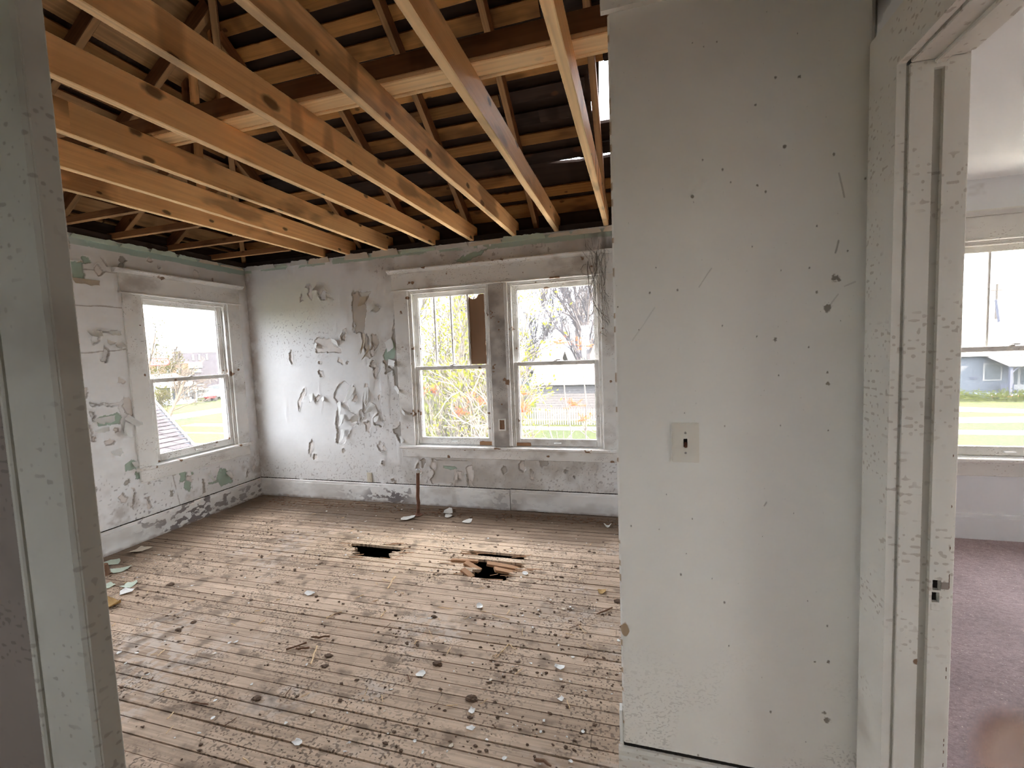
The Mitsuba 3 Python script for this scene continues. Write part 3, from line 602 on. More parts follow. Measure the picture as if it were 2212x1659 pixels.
baseboard('baseboard_far_room', 'grey baseboard under the window of the carpeted room', [((XR2, YB), (4.6, YB), (0, -1), 0)], .195, 'plain_wall')
tr = struct('trim_1', 'narrow crown strip along the top of the partition')
m = extrude(sg.Polygon([(0, 2.462), (.018, 2.462), (.024, 2.475), (.034, 2.492), (.038, 2.512), (0, 2.512)]), XR - XP0 + .02)
part(tr, 'strip', swap(m, lambda x, y, z: (z + XP0 - .018, YP - x, y)), 'hall_paint')
tr = struct('trim_2', 'bare metal corner strip at the foot of the partition edge')
part(tr, 'strip', cbox(XP0 - .010, XP0 - .0005, YP - .003, YP + .03, .215, .33, .001), 'chip_white')
tr = struct('trim_3', 'raised caulk line in the corner between partition and doorway')
part(tr, 'bead', tube([(.588, YP - .006, z) for z in np.linspace(.2, 2.46, 12)], .004, 6), 'grimy_paint')
# ---------------------------------------------------------------- windows
class Local:
    """u along the wall, w out of the room, z up -> world"""
    def __init__(s, wall): s.wall = wall
    def __call__(s, mesh):
        if s.wall == 'back': return swap(mesh, lambda x, y, z: (x, YB + y, z))
        if s.wall == 'left': return swap(mesh, lambda x, y, z: (XL - y, x, z))
        if s.wall == 'far': return swap(mesh, lambda x, y, z: (4.6 + y, x, z))
        if s.wall == 'hall': return swap(mesh, lambda x, y, z: (x, -1.7 - y, z))
def sash(key, name, lc, u0, u1, z0, z1, w0, st, top, bot, munt=(), skip_pane=(), m='window_paint', glass=True):
    """a sash frame, its muntins and one pane per light"""
    t = .032
    k = part(key, name, lc(join([cbox(u0, u0 + st, w0, w0 + t, z0, z1, .003), cbox(u1 - st, u1, w0, w0 + t, z0, z1, .003), cbox(u0 + st, u1 - st, w0, w0 + t, z0, z0 + bot, .003), cbox(u0 + st, u1 - st, w0, w0 + t, z1 - top, z1, .003),
        cbox(u0 + st, u0 + st + .007, w0 + .010, w0 + t, z0 + bot, z1 - top, .002), cbox(u1 - st - .007, u1 - st, w0 + .010, w0 + t, z0 + bot, z1 - top, .002)])), m)
    for x in munt: part(k, 'muntin', lc(cbox(x - .008, x + .008, w0 + .003, w0 + t - .004, z0 + bot, z1 - top, .004)), m)
    xs = [u0 + st, *munt, u1 - st]
    for i in range(len(xs) - 1):
        if i in skip_pane: continue
        P = np.array([[xs[i], w0 + .018, z0 + bot], [xs[i + 1], w0 + .018, z0 + bot], [xs[i + 1], w0 + .018, z1 - top], [xs[i], w0 + .018, z1 - top]])
        part(k, 'pane', lc((P, np.array([[0, 1, 2], [0, 2, 3]]))), 'window_glass')
    return k
def unit(key, wall, O, mid, munt=(), skip=(), hardware=True, paint='window_paint'):
    lc = Local(wall); u0, u1, z0, z1 = O
    j = .020
    part(key, 'frame', lc(join([cbox(u0, u0 + j, .0, .15, z0, z1, .002), cbox(u1 - j, u1, .0, .15, z0, z1, .002), cbox(u0 + j, u1 - j, .0, .15, z1 - j, z1, .002), cbox(u0 + j, u1 - j, .03, .19, z0 - .03, z0 + .004, .002)])), paint)
    part(key, 'stop_bead', lc(join([cbox(u0 + j, u0 + j + .014, .002, .018, z0, z1 - j, .003), cbox(u1 - j - .014, u1 - j, .002, .018, z0, z1 - j, .003), cbox(u0 + j + .014, u1 - j - .014, .002, .018, z1 - j - .014, z1 - j, .003)])), paint)
    part(key, 'parting_bead', lc(join([cbox(u0 + j, u0 + j + .012, .052, .063, mid, z1 - j, .002), cbox(u1 - j - .012, u1 - j, .052, .063, mid, z1 - j, .002)])), paint)
    a, b = u0 + j + .002, u1 - j - .002
    sash(key, 'lower_sash', lc, a, b, z0 + .006, mid + .018, .019, .046, .036, .066, m=paint)
    sash(key, 'upper_sash', lc, a, b, mid - .018, z1 - j - .002, .064, .046, .048, .034, munt, skip, m=paint)
    part(key, 'blind_stop', lc(join([cbox(u0 + j, u0 + j + .03, .098, .125, z0, z1 - j, .002), cbox(u1 - j - .03, u1 - j, .098, .125, z0, z1 - j, .002)])), paint)
    if hardware:
        c = (u0 + u1) / 2
        lk = lathe([(0, 0), (.017, 0), (.017, .005), (.008, .012), (0, .014)], 16)
        k = part(key, 'sash_lock', lc(join([(lk[0] + [c, .034, mid + .018], lk[1]), cbox(c - .004, c + .045, .029, .041, mid + .026, mid + .033, .002)])), 'dull_metal')
        part(key, 'sash_lift', lc(join([cbox(c - .035, c + .035, .012, .019, z0 + .030, z0 + .046, .002), cbox(c - .033, c + .033, .000, .014, z0 + .032, z0 + .038, .002)])), 'chip_white')
def trim_set(key, wall, u0, u1, z0, z1, cw=.135, capl=.05, hd=.165, apron=.105, paint='window_paint', inner=()):
    """casing, head with cap, stool and apron round one opening or a pair"""
    lc = Local(wall)
    part(key, 'casing', lc(cbox(u0 - cw, u0 + .004, -.021, 0, z0 - .012, z1, .003)), paint); part(key, 'casing', lc(cbox(u1 - .004, u1 + cw, -.021, 0, z0 - .012, z1, .003)), paint)
    part(key, 'head_casing', lc(join([cbox(u0 - cw - .012, u1 + cw + .012, -.021, 0, z1 + .012, z1 + hd, .003), cbox(u0 - cw - .022, u1 + cw + .022, -.034, 0, z1 - .002, z1 + .013, .005)])), paint)
    prof = sg.Polygon([(0, 0), (.030, 0), (.036, .010), (.058, .026), (.058, .036), (0, .036)])
    m = extrude(prof, u1 - u0 + 2 * cw + 2 * capl)
    part(key, 'cap_moulding', lc(swap(m, lambda x, y, z: (z + u0 - cw - capl, -x, y + z1 + hd))), paint)
    part(key, 'stool', lc(cbox(u0 - cw - .012, u1 + cw + .012, -.055, .03, z0 - .034, z0 - .006, .006)), paint)
    part(key, 'apron', lc(cbox(u0 - cw + .004, u1 + cw - .004, -.02, 0, z0 - .034 - apron, z0 - .034, .003)), paint)
w = struct('window_1', 'single sash window in the left wall, over a shingled roof')
unit(w, 'left', W1, 1.372); trim_set(w, 'left', W1[0], W1[1], W1[2] - .0, W1[3], cw=.135)
lc = Local('left')
part(w, 'sash_cord', tube(np.array([[XL - .045, 3.628, z] for z in np.linspace(2.05, 1.42, 10)]) + np.array([[0, .003 * math.sin(i), 0] for i in range(10)]), .003, 6), 'dull_metal')
w2 = struct('window_2', 'left window of the back pair, with a four-light upper sash, one light boarded')
m4 = [W2[0] + .068 + i * (W2[1] - W2[0] - .136) / 4 for i in (1, 2, 3)]
unit(w2, 'back', W2, 1.375, m4, (3,))
w3 = struct('window_3', 'right window of the back pair, bare trees and a white roof behind it')
unit(w3, 'back', W3, 1.388)
t4 = struct('trim_4', 'wide white casing, head, stool and apron round the back pair of windows')
trim_set(t4, 'back', W2[0], W3[1], W2[2], W2[3], cw=.150, capl=.042, hd=.168, apron=.09)
lc = Local('back')
part(t4, 'mullion', lc(cbox(W2[1] - .004, W3[0] + .004, -.021, .10, W2[2] - .004, W2[3] - .002, .004)), 'grimy_paint', label='grimy grey mullion post between the pair of windows')
part(t4, 'mullion_edge', lc(cbox(W3[0] - .028, W3[0] + .002, -.026, -.019, W2[2] + .01, W2[3] - .004, .003)), 'window_paint')
part(t4, 'rotted_corner', lc(cbox(W2[1] - .16, W2[1] - .024, .010, .0186, W2[2] + .004, W2[2] + .04, .002)), 'splinter_wood', label='paint gone from the rotted corner of the sash')
part(t4, 'rotted_corner', lc(cbox(W3[0] + .03, W3[0] + .17, .010, .0186, W3[2] + .004, W3[2] + .035, .002)), 'splinter_wood', label='bare brown wood at the corner of the sash')
w4 = struct('window_4', 'window of the carpeted room seen through the doorway')
m4b = [W4[0] + .068 + .19 * i for i in (1, 2, 3)]
unit(w4, 'back', W4, 1.39, [2.44, 2.68], paint='hall_paint'); trim_set(w4, 'back', W4[0], W4[1], W4[2], W4[3], cw=.14, paint='hall_paint')
w5 = struct('window_5', 'added window of the carpeted room, right of the one in view, for fill light'); unit(w5, 'back', W5, 1.39, paint='hall_paint'); trim_set(w5, 'back', W5[0], W5[1], W5[2], W5[3], cw=.14, paint='hall_paint')  # invented second window, put in to brighten the far room
w8 = struct('window_8', 'added side window of the carpeted room, out of view, for fill light'); unit(w8, 'far', (-1.35, -.25, .7, 2.15), 1.4, hardware=False)  # unseen window added so daylight reaches the far room and jamb
w7 = struct('window_7', 'added window of the left wall, nearer the viewer, for fill light'); unit(w7, 'left', W7, 1.372); trim_set(w7, 'left', *W7, cw=.135)  # hidden window added to raise the daylight in the room

w6 = struct('window_6', 'small added window of the hall behind the viewer, for fill light'); unit(w6, 'hall', (-1.55, -.90, 1.05, 2.1), 1.57, hardware=False)  # window made up behind the viewer to fill the hall

# the brown board in place of a pane, ragged along one side, with a bite out of its top
lc = Local('back')
bx0, bx1, bz0, bz1 = m4[2] + .004, W2[1] - .075, 1.40, 2.068
r = np.random.default_rng(5)
right = [(bx1 + r.uniform(-.008, .004), z) for z in np.linspace(bz0, bz1, 26)]
pb = sg.Polygon([(bx0, bz0), *right, (bx0, bz1)]).difference(sg.Point(bx0 + .052, bz1 + .008).buffer(.052))
one('brown_board', 'brown board filling the broken light beside the mullion, with a round bite at its top', 'board', lc(swap(extrude(pb, .006), lambda x, y, z: (x, z + .088, y))), 'cardboard')
# open switch box on the mullion
t = thing('wall_box', 'old painted electrical box frame low on the grimy mullion', 'electrical box')
fr_ = sg.box(-.036, -.056, .036, .056).difference(sg.box(-.024, -.044, .024, .044))
part(t, 'rim', lc(swap(extrude(fr_, .016), lambda x, y, z: (x - 1.216, z - .037, y + .826))), 'window_paint')
part(t, 'recess', lc(swap(extrude(sg.box(-.024, -.044, .024, .044), .004), lambda x, y, z: (x - 1.216, z - .0255, y + .826))), 'cardboard')

# cobweb in the window corner
cw_ = []
r = np.random.default_rng(9)
for i in range(34):
    p0 = np.array([r.uniform(-.42, -.20), YB - r.uniform(.01, .10), r.uniform(2.2, 2.5)]); p1 = np.array([r.uniform(-.40, -.22), YB - r.uniform(.02, .08), r.uniform(1.72, 2.15)])
    ts = np.linspace(0, 1, 9)[:, None]
    path = p0 * (1 - ts) + p1 * ts + np.array([.05 * r.uniform(-1, 1), -.04, 0]) * np.sin(ts * np.pi) + r.normal(0, .004, (9, 3))
    cw_.append(tube(path, r.uniform(.0006, .0022), 4))
for i in range(14):
    p0 = np.array([-.20 - r.uniform(0, .05), YB - .03, r.uniform(1.6, 1.95)]); p1 = p0 + [r.uniform(-.16, -.03), -.02, r.uniform(.02, .25)]
    ts = np.linspace(0, 1, 7)[:, None]
    cw_.append(tube(p0 * (1 - ts) + p1 * ts + r.normal(0, .004, (7, 3)), r.uniform(.0006, .0016), 4))
one('cobweb', 'sooty cobweb hanging over the top right corner of the back windows', 'cobweb', join(cw_), 'cobweb_dust', kind='stuff')

# ---------------------------------------------------------------- doorway on the right and casing on the left
d1 = struct('door_1', 'cream painted doorway frame on the right, its door gone')
CX = .575
cas = .125
# side casing against the corner, head casing mitred above
side = sg.Polygon([(OY1 + .004, 0), (OY1 + cas, 0), (OY1 + cas, OZ + cas), (OY1 + .004, OZ + .004)])
part(d1, 'casing', swap(extrude(side, .018), lambda x, y, z: (CX + z, x, y)), 'hall_paint')
head = sg.Polygon([(OY1 + .004, OZ + .004), (OY1 + cas, OZ + cas), (OY0 - cas, OZ + cas), (OY0 - .004, OZ + .004)])
part(d1, 'head_casing', swap(extrude(head, .018), lambda x, y, z: (CX + z, x, y)), 'hall_paint')
side2 = sg.Polygon([(OY0 - .004, 0), (OY0 - cas, 0), (OY0 - cas, OZ + cas), (OY0 - .004, OZ + .004)])
part(d1, 'casing', swap(extrude(side2, .018), lambda x, y, z: (CX + z, x, y)), 'hall_paint')
lock_holes = [sg.box(.668, .898, .684, .923), sg.box(.667, .868, .682, .893)]
jam = sg.box(CX + .024, 0, XR2, OZ)
for q in lock_holes: jam = jam.difference(q)
jam = jam.difference(sg.box(.6425, -1, .6615, OZ - .018))
part(d1, 'jamb', swap(extrude(jam, .024), lambda x, y, z: (x, OY1 + z, y)), 'hall_paint')
part(d1, 'stop_channel', join([cbox(.641, .663, OY1 + .010, OY1 + .0235, 0, OZ, .001), cbox(CX + .012, CX + .026, OY1 + .006, OY1 + .0235, 0, OZ, .001)]), 'shaded_jamb_paint')  # channel backed in the darker paint, recess shade in its colour
part(d1, 'jamb', cbox(CX + .024, XR2, OY0 - .024, OY0, 0, OZ, .002), 'hall_paint')
part(d1, 'head_jamb', cbox(CX + .024, XR2, OY0, OY1, OZ, OZ + .024, .002), 'hall_paint')
part(d1, 'door_stop', join([cbox(.642, .663, OY0, OY1, OZ - .011, OZ, .004), cbox(.642, .663, OY0, OY0 + .011, 0, OZ - .011, .004)]), 'hall_paint')
part(d1, 'far_casing', join([cbox(XR2, XR2 + .0125, OY1 + .006, OY1 + .12, 0, OZ + .12, .003), cbox(XR2, XR2 + .018, OY0 - .12, OY0 - .006, 0, OZ + .12, .003), cbox(XR2, XR2 + .018, OY0 - .006, OY1 + .006, OZ + .006, OZ + .12, .003)]), 'hall_paint')
part(d1, 'mortise', cbox(.664, .690, OY1 + .012, OY1 + .0235, .864, .926, .001), 'void_dark', label='dark mortise holes of the missing strike plate')
part(d1, 'strike_bed', cbox(.684, .6995, OY1 - .0012, OY1 + .004, .902, .919, .001), 'dull_metal', label='bare metal strike lip on the jamb edge')
part(d1, 'strike_screw_plate', cbox(.665, .684, OY1 - .0018, OY1 + .004, .848, .865, .002), 'hall_paint')
for (z, h) in ((.905, .035), (.700, .010), (.68, .008), (.52, .008), (.508, .006), (.49, .008), (.455, .01), (.44, .008), (1.0, .007), (1.1, .006), (.40, .006), (.34, .012), (1.22, .006)):
    part(d1, 'chip', cbox(XR2 - .0012, XR2 + .0006, OY1 - .0006, OY1 + .003, z, z + h, .0004), 'twig_brown')
d2 = struct('door_2', 'dark foreground door casing at the left edge of the view')
JX = -.884
part(d2, 'casing', cbox(JX - .122, JX - .0015, .468, .5045, 0, 2.32, .005), 'shaded_jamb_paint')
part(d2, 'backband', cbox(JX - .134, JX - .122, .464, .5065, 0, 2.32, .004), 'shaded_jamb_paint')
part(d2, 'jamb', cbox(JX - .030, JX, .474, .507, 0, 2.32, .002), 'shaded_jamb_paint')

# ---------------------------------------------------------------- light switch, outlet, pipe
t = thing('light_switch', 'cream toggle light switch plate with a brown toggle on the partition', 'light switch')
sx, sz = .137, 1.213
hole_ = sg.box(-.0375, -.059, .0375, .059).buffer(-.003).buffer(.003).difference(sg.box(-.0055, -.0125, .0055, .0125))
part(t, 'plate', join([swap(extrude(hole_, .0066), lambda x, y, z: (sx + x, YP - .0062 + z, sz + y)), swap(extrude(sg.box(-.034, -.0555, .034, .0555).difference(sg.box(-.0055, -.0125, .0055, .0125)), .0012), lambda x, y, z: (sx + x, YP - .0076 + z, sz + y))]), 'ivory_plastic')
part(t, 'slot', cbox(sx - .006, sx + .006, YP - .002, YP + .001, sz - .013, sz + .013, .0005), 'void_dark')
m, _ = bar((sx, YP - .001, sz - .001), (sx, YP - .016, sz - .010), .0075, .010, .002)
part(t, 'toggle', m, 'toggle_brown', label='brown toggle pointing down')
for z in (sz + .030, sz - .030):
    s_ = lathe([(0, 0), (.0035, 0), (.003, .0012), (0, .0015)], 12)
    part(t, 'screw', swap(s_, lambda x, y, zz: (sx + x, YP - .0074 - zz, z + y)), 'dull_metal')
t = thing('wall_outlet', 'small yellowed outlet just above the back baseboard', 'outlet')
part(t, 'plate', cbox(-2.728, -2.672, YB - .010, YB + .004, .205, .305, .003), 'outlet_plastic')
for z in (.236, .278):
    part(t, 'socket', swap(lathe([(0, 0), (.016, 0), (.0155, .003), (0, .0035)], 16), lambda x, y, zz: (-2.70 + x, YB - .0095 - zz, z + y)), 'outlet_plastic')
t = thing('standing_pipe', 'rusty pipe with a bright steel top standing up from the floor by the back wall', 'pipe')
pth = [(-2.006, 3.63, .0), (-2.003, 3.63, .06), (-1.996, 3.632, .12), (-2.000, 3.63, .17), (-1.993, 3.63, .25), (-1.988, 3.63, .33), (-1.983, 3.63, .415)]
part(t, 'shaft', tube(pth, .0165, 14), 'rust', smooth=50)
part(t, 'collar', lathe([(0, 0), (.019, 0), (.020, .004), (.020, .030), (.017, .036), (.012, .036), (.012, .01), (0, .01)], 18, (-1.9815, 3.63, .410)), 'steel', smooth=35, label='bright steel collar at the top')
part(t, 'flange', lathe([(0, 0), (.045, 0), (.046, .005), (.030, .008), (.022, .022), (.017, .024), (0, .024)], 18, (-2.006, 3.63, .001)), 'rust', smooth=35)

# ---------------------------------------------------------------- ceiling joists
zb = 2.55
J = [(-.262, 1.2, -.246, 0), (-.671, 0, -.674, 0), (-1.109, 0, -1.061, 0), (-1.549, 0, -1.474, 0), (-2.02, 0, -1.868, 0), (-2.455, 0, -2.374, 0), (-2.885, 0, -2.808, 0), (-3.22, 0, -3.108, 0)]
JY = [(1.38, 3.738), (1.235, 3.765), (1.086, 3.828), (.951, 3.759), (1.132, 3.813), (1.361, 3.834), (1.594, 3.889), (1.815, 3.883)]
jr = np.random.default_rng(21)
def wavy_board(parent, name, p0, p1, wd, ht, m, amp=.004, label=None):
    """a sawn board with slightly wandering, worn edges"""
    d, s, u, L_ = frame_of(p0, p1)
    n = 26
    rings, uvs = [], []
    c = .004
    off = np.array([[-wd / 2 + c, -ht / 2], [wd / 2 - c, -ht / 2], [wd / 2, -ht / 2 + c], [wd / 2, ht / 2 - c], [wd / 2 - c, ht / 2], [-wd / 2 + c, ht / 2], [-wd / 2, ht / 2 - c], [-wd / 2, -ht / 2 + c]])
    per = np.r_[0, np.cumsum(np.linalg.norm(np.diff(off, axis=0), axis=1))]
    pid = jr.random() * 20; _pid[0] += 1
    sd = int(jr.integers(1000))
    for i in range(n + 1):
        t = L_ * i / n
        w1 = amp * (meshkit.noise(np.array([[t * 2.3, 0, sd], [t * 2.3, 9, sd], [t * 7, 4, sd], [t * 7, 5, sd]])) - .5) * 2
        o = off.copy(); o[:, 0] += w1[0] * .6; o[:, 1] += w1[1] * .5
        o[:2, 1] += abs(w1[2]) * .7; o[1:3, 0] -= abs(w1[3]) * .5
        rings.append(np.asarray(p0) + d * t + o[:, :1] * s + o[:, 1:] * u); uvs.append(np.stack([np.full(8, t), per], 1))
    v = np.vstack(rings + [rings[0].mean(0)[None], rings[-1].mean(0)[None]]); uv = np.vstack(uvs + [[[0, .1]], [[L_, .1]]])
    f = []
    for i in range(n):
        for j in range(8):
            a, b, c_, e = i * 8 + j, i * 8 + (j + 1) % 8, (i + 1) * 8 + (j + 1) % 8, (i + 1) * 8 + j
            f += [[a, b, c_], [a, c_, e]]
    for j in range(8): f += [[(j + 1) % 8, j, len(v) - 2], [n * 8 + j, n * 8 + (j + 1) % 8, len(v) - 1]]
    return part(parent, name, (v, np.array(f)), m, uv=uv + [_pid[0] * 40. + pid, pid * .3], label=label)
for (xa, _, xb, _), (ya, yb_) in zip(J, JY):
    sl = (xb - xa) / (yb_ - ya)
    f_ = lambda y: xa + sl * (y - ya)
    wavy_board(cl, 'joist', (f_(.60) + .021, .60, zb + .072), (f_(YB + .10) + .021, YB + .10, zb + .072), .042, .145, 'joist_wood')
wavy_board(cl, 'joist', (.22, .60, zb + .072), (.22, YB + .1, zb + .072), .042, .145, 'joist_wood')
for y in (1.42, 1.85, 2.27, 2.67, 3.12, 3.55):
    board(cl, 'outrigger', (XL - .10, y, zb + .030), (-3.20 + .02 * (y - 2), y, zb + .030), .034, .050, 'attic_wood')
board(cl, 'brace', (-3.3, 1.772, 2.70 + .042), (.6, 1.788, 2.70 + .042), .026, .088, 'attic_wood')  # darker wood, the weak light on this face put into the colour
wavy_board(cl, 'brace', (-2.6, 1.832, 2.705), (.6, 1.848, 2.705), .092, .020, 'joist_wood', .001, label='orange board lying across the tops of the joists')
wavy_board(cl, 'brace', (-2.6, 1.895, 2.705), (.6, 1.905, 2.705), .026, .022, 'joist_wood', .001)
board(cl, 'wall_plate', (XL - .15, YB + .055, 2.565), (XR, YB + .055, 2.575), .10, .05, 'dark_wood'); board(cl, 'wall_plate', (XL - .055, .62, 2.565), (XL - .055, YB + .1, 2.565), .10, .05, 'dark_wood')
# broken plaster left along the tops of the walls
pr = np.random.default_rng(31)
def ragged(a0, a1, zlo, zhi, seed, ref):
    q = np.random.default_rng(seed); n = max(4, int((a1 - a0) / .018)); a = np.linspace(a0, a1, n)
    top = zhi + .022 * (meshkit.fbm(np.stack([a * 9, a * 0, a * 0 + seed], -1), 3, seed) - .5) + q.uniform(-.004, .004, n); bot = zlo + .012 * (meshkit.fbm(np.stack([a * 11, a * 0 + 5, a * 0 + seed], -1), 3, seed) - .5)
    top[[0, -1]] = bot[[0, -1]] + .004
    return extrude(sg.Polygon([*zip(a, bot), *zip(a[::-1], top[::-1])]).buffer(0), .010)
x = XL + .02
for i in range(14):
    wd = pr.uniform(.14, .42); e = min(x + wd, XR)
    if pr.random() < .8: part(wb, 'broken_plaster', swap(ragged(x, e, 2.50, pr.uniform(2.528, 2.55) + (.015 if -3.3 < x < -2.2 else 0), 500 + i, 0), lambda a, b, c: (a, YB - .010 + c, b)), pr.choice(['chip_grey', 'chip_green', 'chip_beige', 'chip_grey']))
    x = e + pr.uniform(0, .03)
y = 2.0
for i in range(8):
    wd = pr.uniform(.12, .40); e = min(y + wd, YB - .02)
    if e - y > .06: part(wl, 'broken_plaster', swap(ragged(y, e, 2.505, pr.uniform(2.525, 2.545), 530 + i, 0), lambda a, b, c: (XL + c, a, b)), pr.choice(['chip_green', 'chip_green', 'chip_beige', 'chip_grey']))
    y = e + pr.uniform(0, .03)

# ---------------------------------------------------------------- roof: rafters, skip sheathing, deck with holes
rf = struct('roof', 'dark hip roof over the opened ceiling, bare rafters and spaced sheathing boards, light showing through gaps')
M7, Z0 = .70, 2.69
RY = .90; AX_ = XL + (YB - RY)                 # ridge, hip apex
sA = lambda x, y, o=0: np.array([x, y, Z0 + o + M7 * (YB - y)])       # back slope
sB = lambda x, y, o=0: np.array([x, y, Z0 + o + M7 * (x - XL)])       # left slope
nA, nB = np.array([0, M7, 1]) / math.hypot(1, M7), np.array([-M7, 0, 1]) / math.hypot(1, M7)
EV = .34
for x in (-3.30, -2.70, -2.10, -1.485, -.855, -.24, .37, .98, 1.6, 2.2, 2.8, 3.4, 4.0):
    yt = max(RY, YB - (x - XL)) if x < AX_ else RY
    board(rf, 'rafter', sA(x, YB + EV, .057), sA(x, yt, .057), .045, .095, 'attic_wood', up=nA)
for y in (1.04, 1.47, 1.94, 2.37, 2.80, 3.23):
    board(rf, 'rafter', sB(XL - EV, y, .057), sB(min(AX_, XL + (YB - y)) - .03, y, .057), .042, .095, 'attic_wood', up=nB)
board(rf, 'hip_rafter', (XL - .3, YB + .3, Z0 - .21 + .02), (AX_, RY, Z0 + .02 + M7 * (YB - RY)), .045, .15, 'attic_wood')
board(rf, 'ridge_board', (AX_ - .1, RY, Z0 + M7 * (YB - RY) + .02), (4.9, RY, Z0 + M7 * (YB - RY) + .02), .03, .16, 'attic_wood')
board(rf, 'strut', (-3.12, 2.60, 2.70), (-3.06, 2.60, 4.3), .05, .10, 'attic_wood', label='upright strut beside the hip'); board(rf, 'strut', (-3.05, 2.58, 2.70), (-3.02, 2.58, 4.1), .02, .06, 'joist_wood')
board(rf, 'hanging_lath', (-2.70, 2.50, 3.0), (-2.79, 2.50, 4.1), .030, .012, 'joist_wood', label='loose lath hanging down between the joists')
board(rf, 'hanging_lath', (-3.60, 3.35, 2.70), (-3.64, 3.36, 3.15), .045, .02, 'joist_wood')
sr = np.random.default_rng(41)
LIGHT_HOLE = [(-.232, 3.462), (-.115, 3.462), (.06, 3.462), (.06, 3.125), (-.140, 3.125), (-.20, 3.125)]
for i in range(24):                                                   # back slope: spaced boards along x
    y = YB + .20 - i * .131
    if y < RY + .02: break
    hipx = XL + (YB - y)
    ends = [hipx + .03]
    while ends[-1] < 4.6: ends.append(ends[-1] + sr.choice([.62, 1.23, 1.85, 2.45]))
    for a, b in zip(ends[:-1], ends[1:]):
        b = min(b, 4.8)
        if sr.random() < .25 and a > -1.2: continue                     # a board is missing
        if 3.08 < y < 3.50 and b > -.30:                                 # none across the hole
            if a > -.5: continue
            b = -.30
        if 3.60 < y < 3.75 and b > -.80:
            if a > -.9: continue
            b = -.80
        if b - a < .1: continue
        wd = sr.choice([.085, .09, .10, .14], p=[.3, .4, .2, .1])
        dark = sr.random() < (.12 if a < -1.1 else .75)  # right-hand boards mostly dark, the unlit side put into the colour
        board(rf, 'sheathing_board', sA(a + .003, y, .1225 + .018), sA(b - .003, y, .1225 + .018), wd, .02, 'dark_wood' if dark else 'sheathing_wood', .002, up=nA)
for i in range(19):                                                   # left slope: close boards along y
    x = XL - .2 + i * .155
    if x > AX_ - .1: break
    y1 = YB - (x - XL) - .02; y0 = 2 * RY - y1
    cuts = [max(y0, .2), max(.3, y1 - sr.uniform(.9, 1.8)), y1] if y1 - .9 > .5 else [max(y0, .2), y1]
    for a, b in zip(cuts[:-1], cuts[1:]):
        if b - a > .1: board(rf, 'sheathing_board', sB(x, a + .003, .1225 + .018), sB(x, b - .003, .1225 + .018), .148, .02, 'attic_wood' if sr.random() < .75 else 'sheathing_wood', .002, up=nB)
def deck(poly, zf, mt='dark_wood'):
    v, f = extrude(poly, .02)
    v = v.copy(); v[:, 2] += zf(v[:, 0], v[:, 1])
    uv = np.stack([v[:, 0] * .7 + 5000, v[:, 1] * .7], 1)
    return (v, f), uv
o_ = .165
hx = lambda y: XL + (YB - y)
A_poly = sg.Polygon([(hx(YB + EV), YB + EV), (4.95, YB + EV), (4.95, RY), (AX_, RY)]).difference(sg.Polygon(LIGHT_HOLE))
A_poly = A_poly.difference(sg.Polygon([(-.69, 3.664), (-.55, 3.676), (-.41, 3.686), (-.36, 3.680), (-.24, 3.688), (-.10, 3.684), (.1, 3.680), (.1, 3.652), (-.24, 3.656), (-.36, 3.668), (-.41, 3.654), (-.55, 3.656)]))
A_poly = A_poly.difference(sg.box(-.274, 3.175, -.259, 3.240)).difference(sg.box(-.278, 3.325, -.262, 3.392))
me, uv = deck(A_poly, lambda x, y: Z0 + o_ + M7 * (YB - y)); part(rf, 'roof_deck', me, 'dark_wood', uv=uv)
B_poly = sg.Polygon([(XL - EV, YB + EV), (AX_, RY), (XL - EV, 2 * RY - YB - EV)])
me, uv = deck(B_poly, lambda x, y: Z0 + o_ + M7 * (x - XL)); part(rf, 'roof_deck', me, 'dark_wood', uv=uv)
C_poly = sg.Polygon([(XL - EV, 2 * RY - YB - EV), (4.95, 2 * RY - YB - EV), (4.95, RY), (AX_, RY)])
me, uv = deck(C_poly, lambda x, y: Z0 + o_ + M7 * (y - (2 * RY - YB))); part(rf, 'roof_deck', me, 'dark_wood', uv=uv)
part(rf, 'frieze_board', join([cbox(XL - .18, 4.76, YB + .12, YB + .15, 2.50, 2.84, .002), cbox(XL - .18, XL - .15, .4, YB + .15, 2.50, 2.84, .002)]), 'dark_wood')
part(rf, 'gable_wall', (np.array([[4.75, YB + .1, 2.5], [4.75, RY, 2.5], [4.75, 2 * RY - YB, 2.5], [4.75, RY, Z0 + o_ + M7 * (YB - RY)], [4.72, YB + .1, 2.5], [4.72, RY, 2.5], [4.72, 2 * RY - YB, 2.5], [4.72, RY, Z0 + o_ + M7 * (YB - RY)]]), np.array([[0, 3, 2], [4, 6, 7]])), 'dark_wood')
# outside walls that close the house on the sides out of view
part(wh, 'outer', join([cbox(XL - .15, XL, -2.1, .5, -.3, 2.9, .002), cbox(XL - .15, 4.75, -2.2, -2.05, 2.2, 2.9, .002), cbox(XL - .15, -2.42, -1.9, -1.82, 0, 2.6, .002)]), 'plain_wall')
st = struct('floor_structure', 'closed underside of the upper floor')
part(st, 'slab', cbox(XL - .15, 4.75, -2.0, YB + .15, -.36, -.25, .002), 'void_dark')
part(st, 'outside_wall', join([cbox(XL - .15, 4.75, YB + .02, YB + .15, -3.2, 0, .002), cbox(XL - .15, XL - .02, -2.0, YB + .15, -3.2, 0, .002)]), 'plain_wall')
cm = struct('added_chimney', 'unseen brick stack added beside the hole in the roof to block the sun')  # unseen stack added to stop sun entering by the roof hole
part(cm, 'stack', join([cbox(.12 + .004 * (k % 2), .86 - .004 * (k % 2), 2.70 + .004 * (k % 2), 3.57 - .004 * (k % 2), 2.75 + k * .075, 2.75 + k * .075 + .070, .006) for k in range(30)]), 'brick_far')
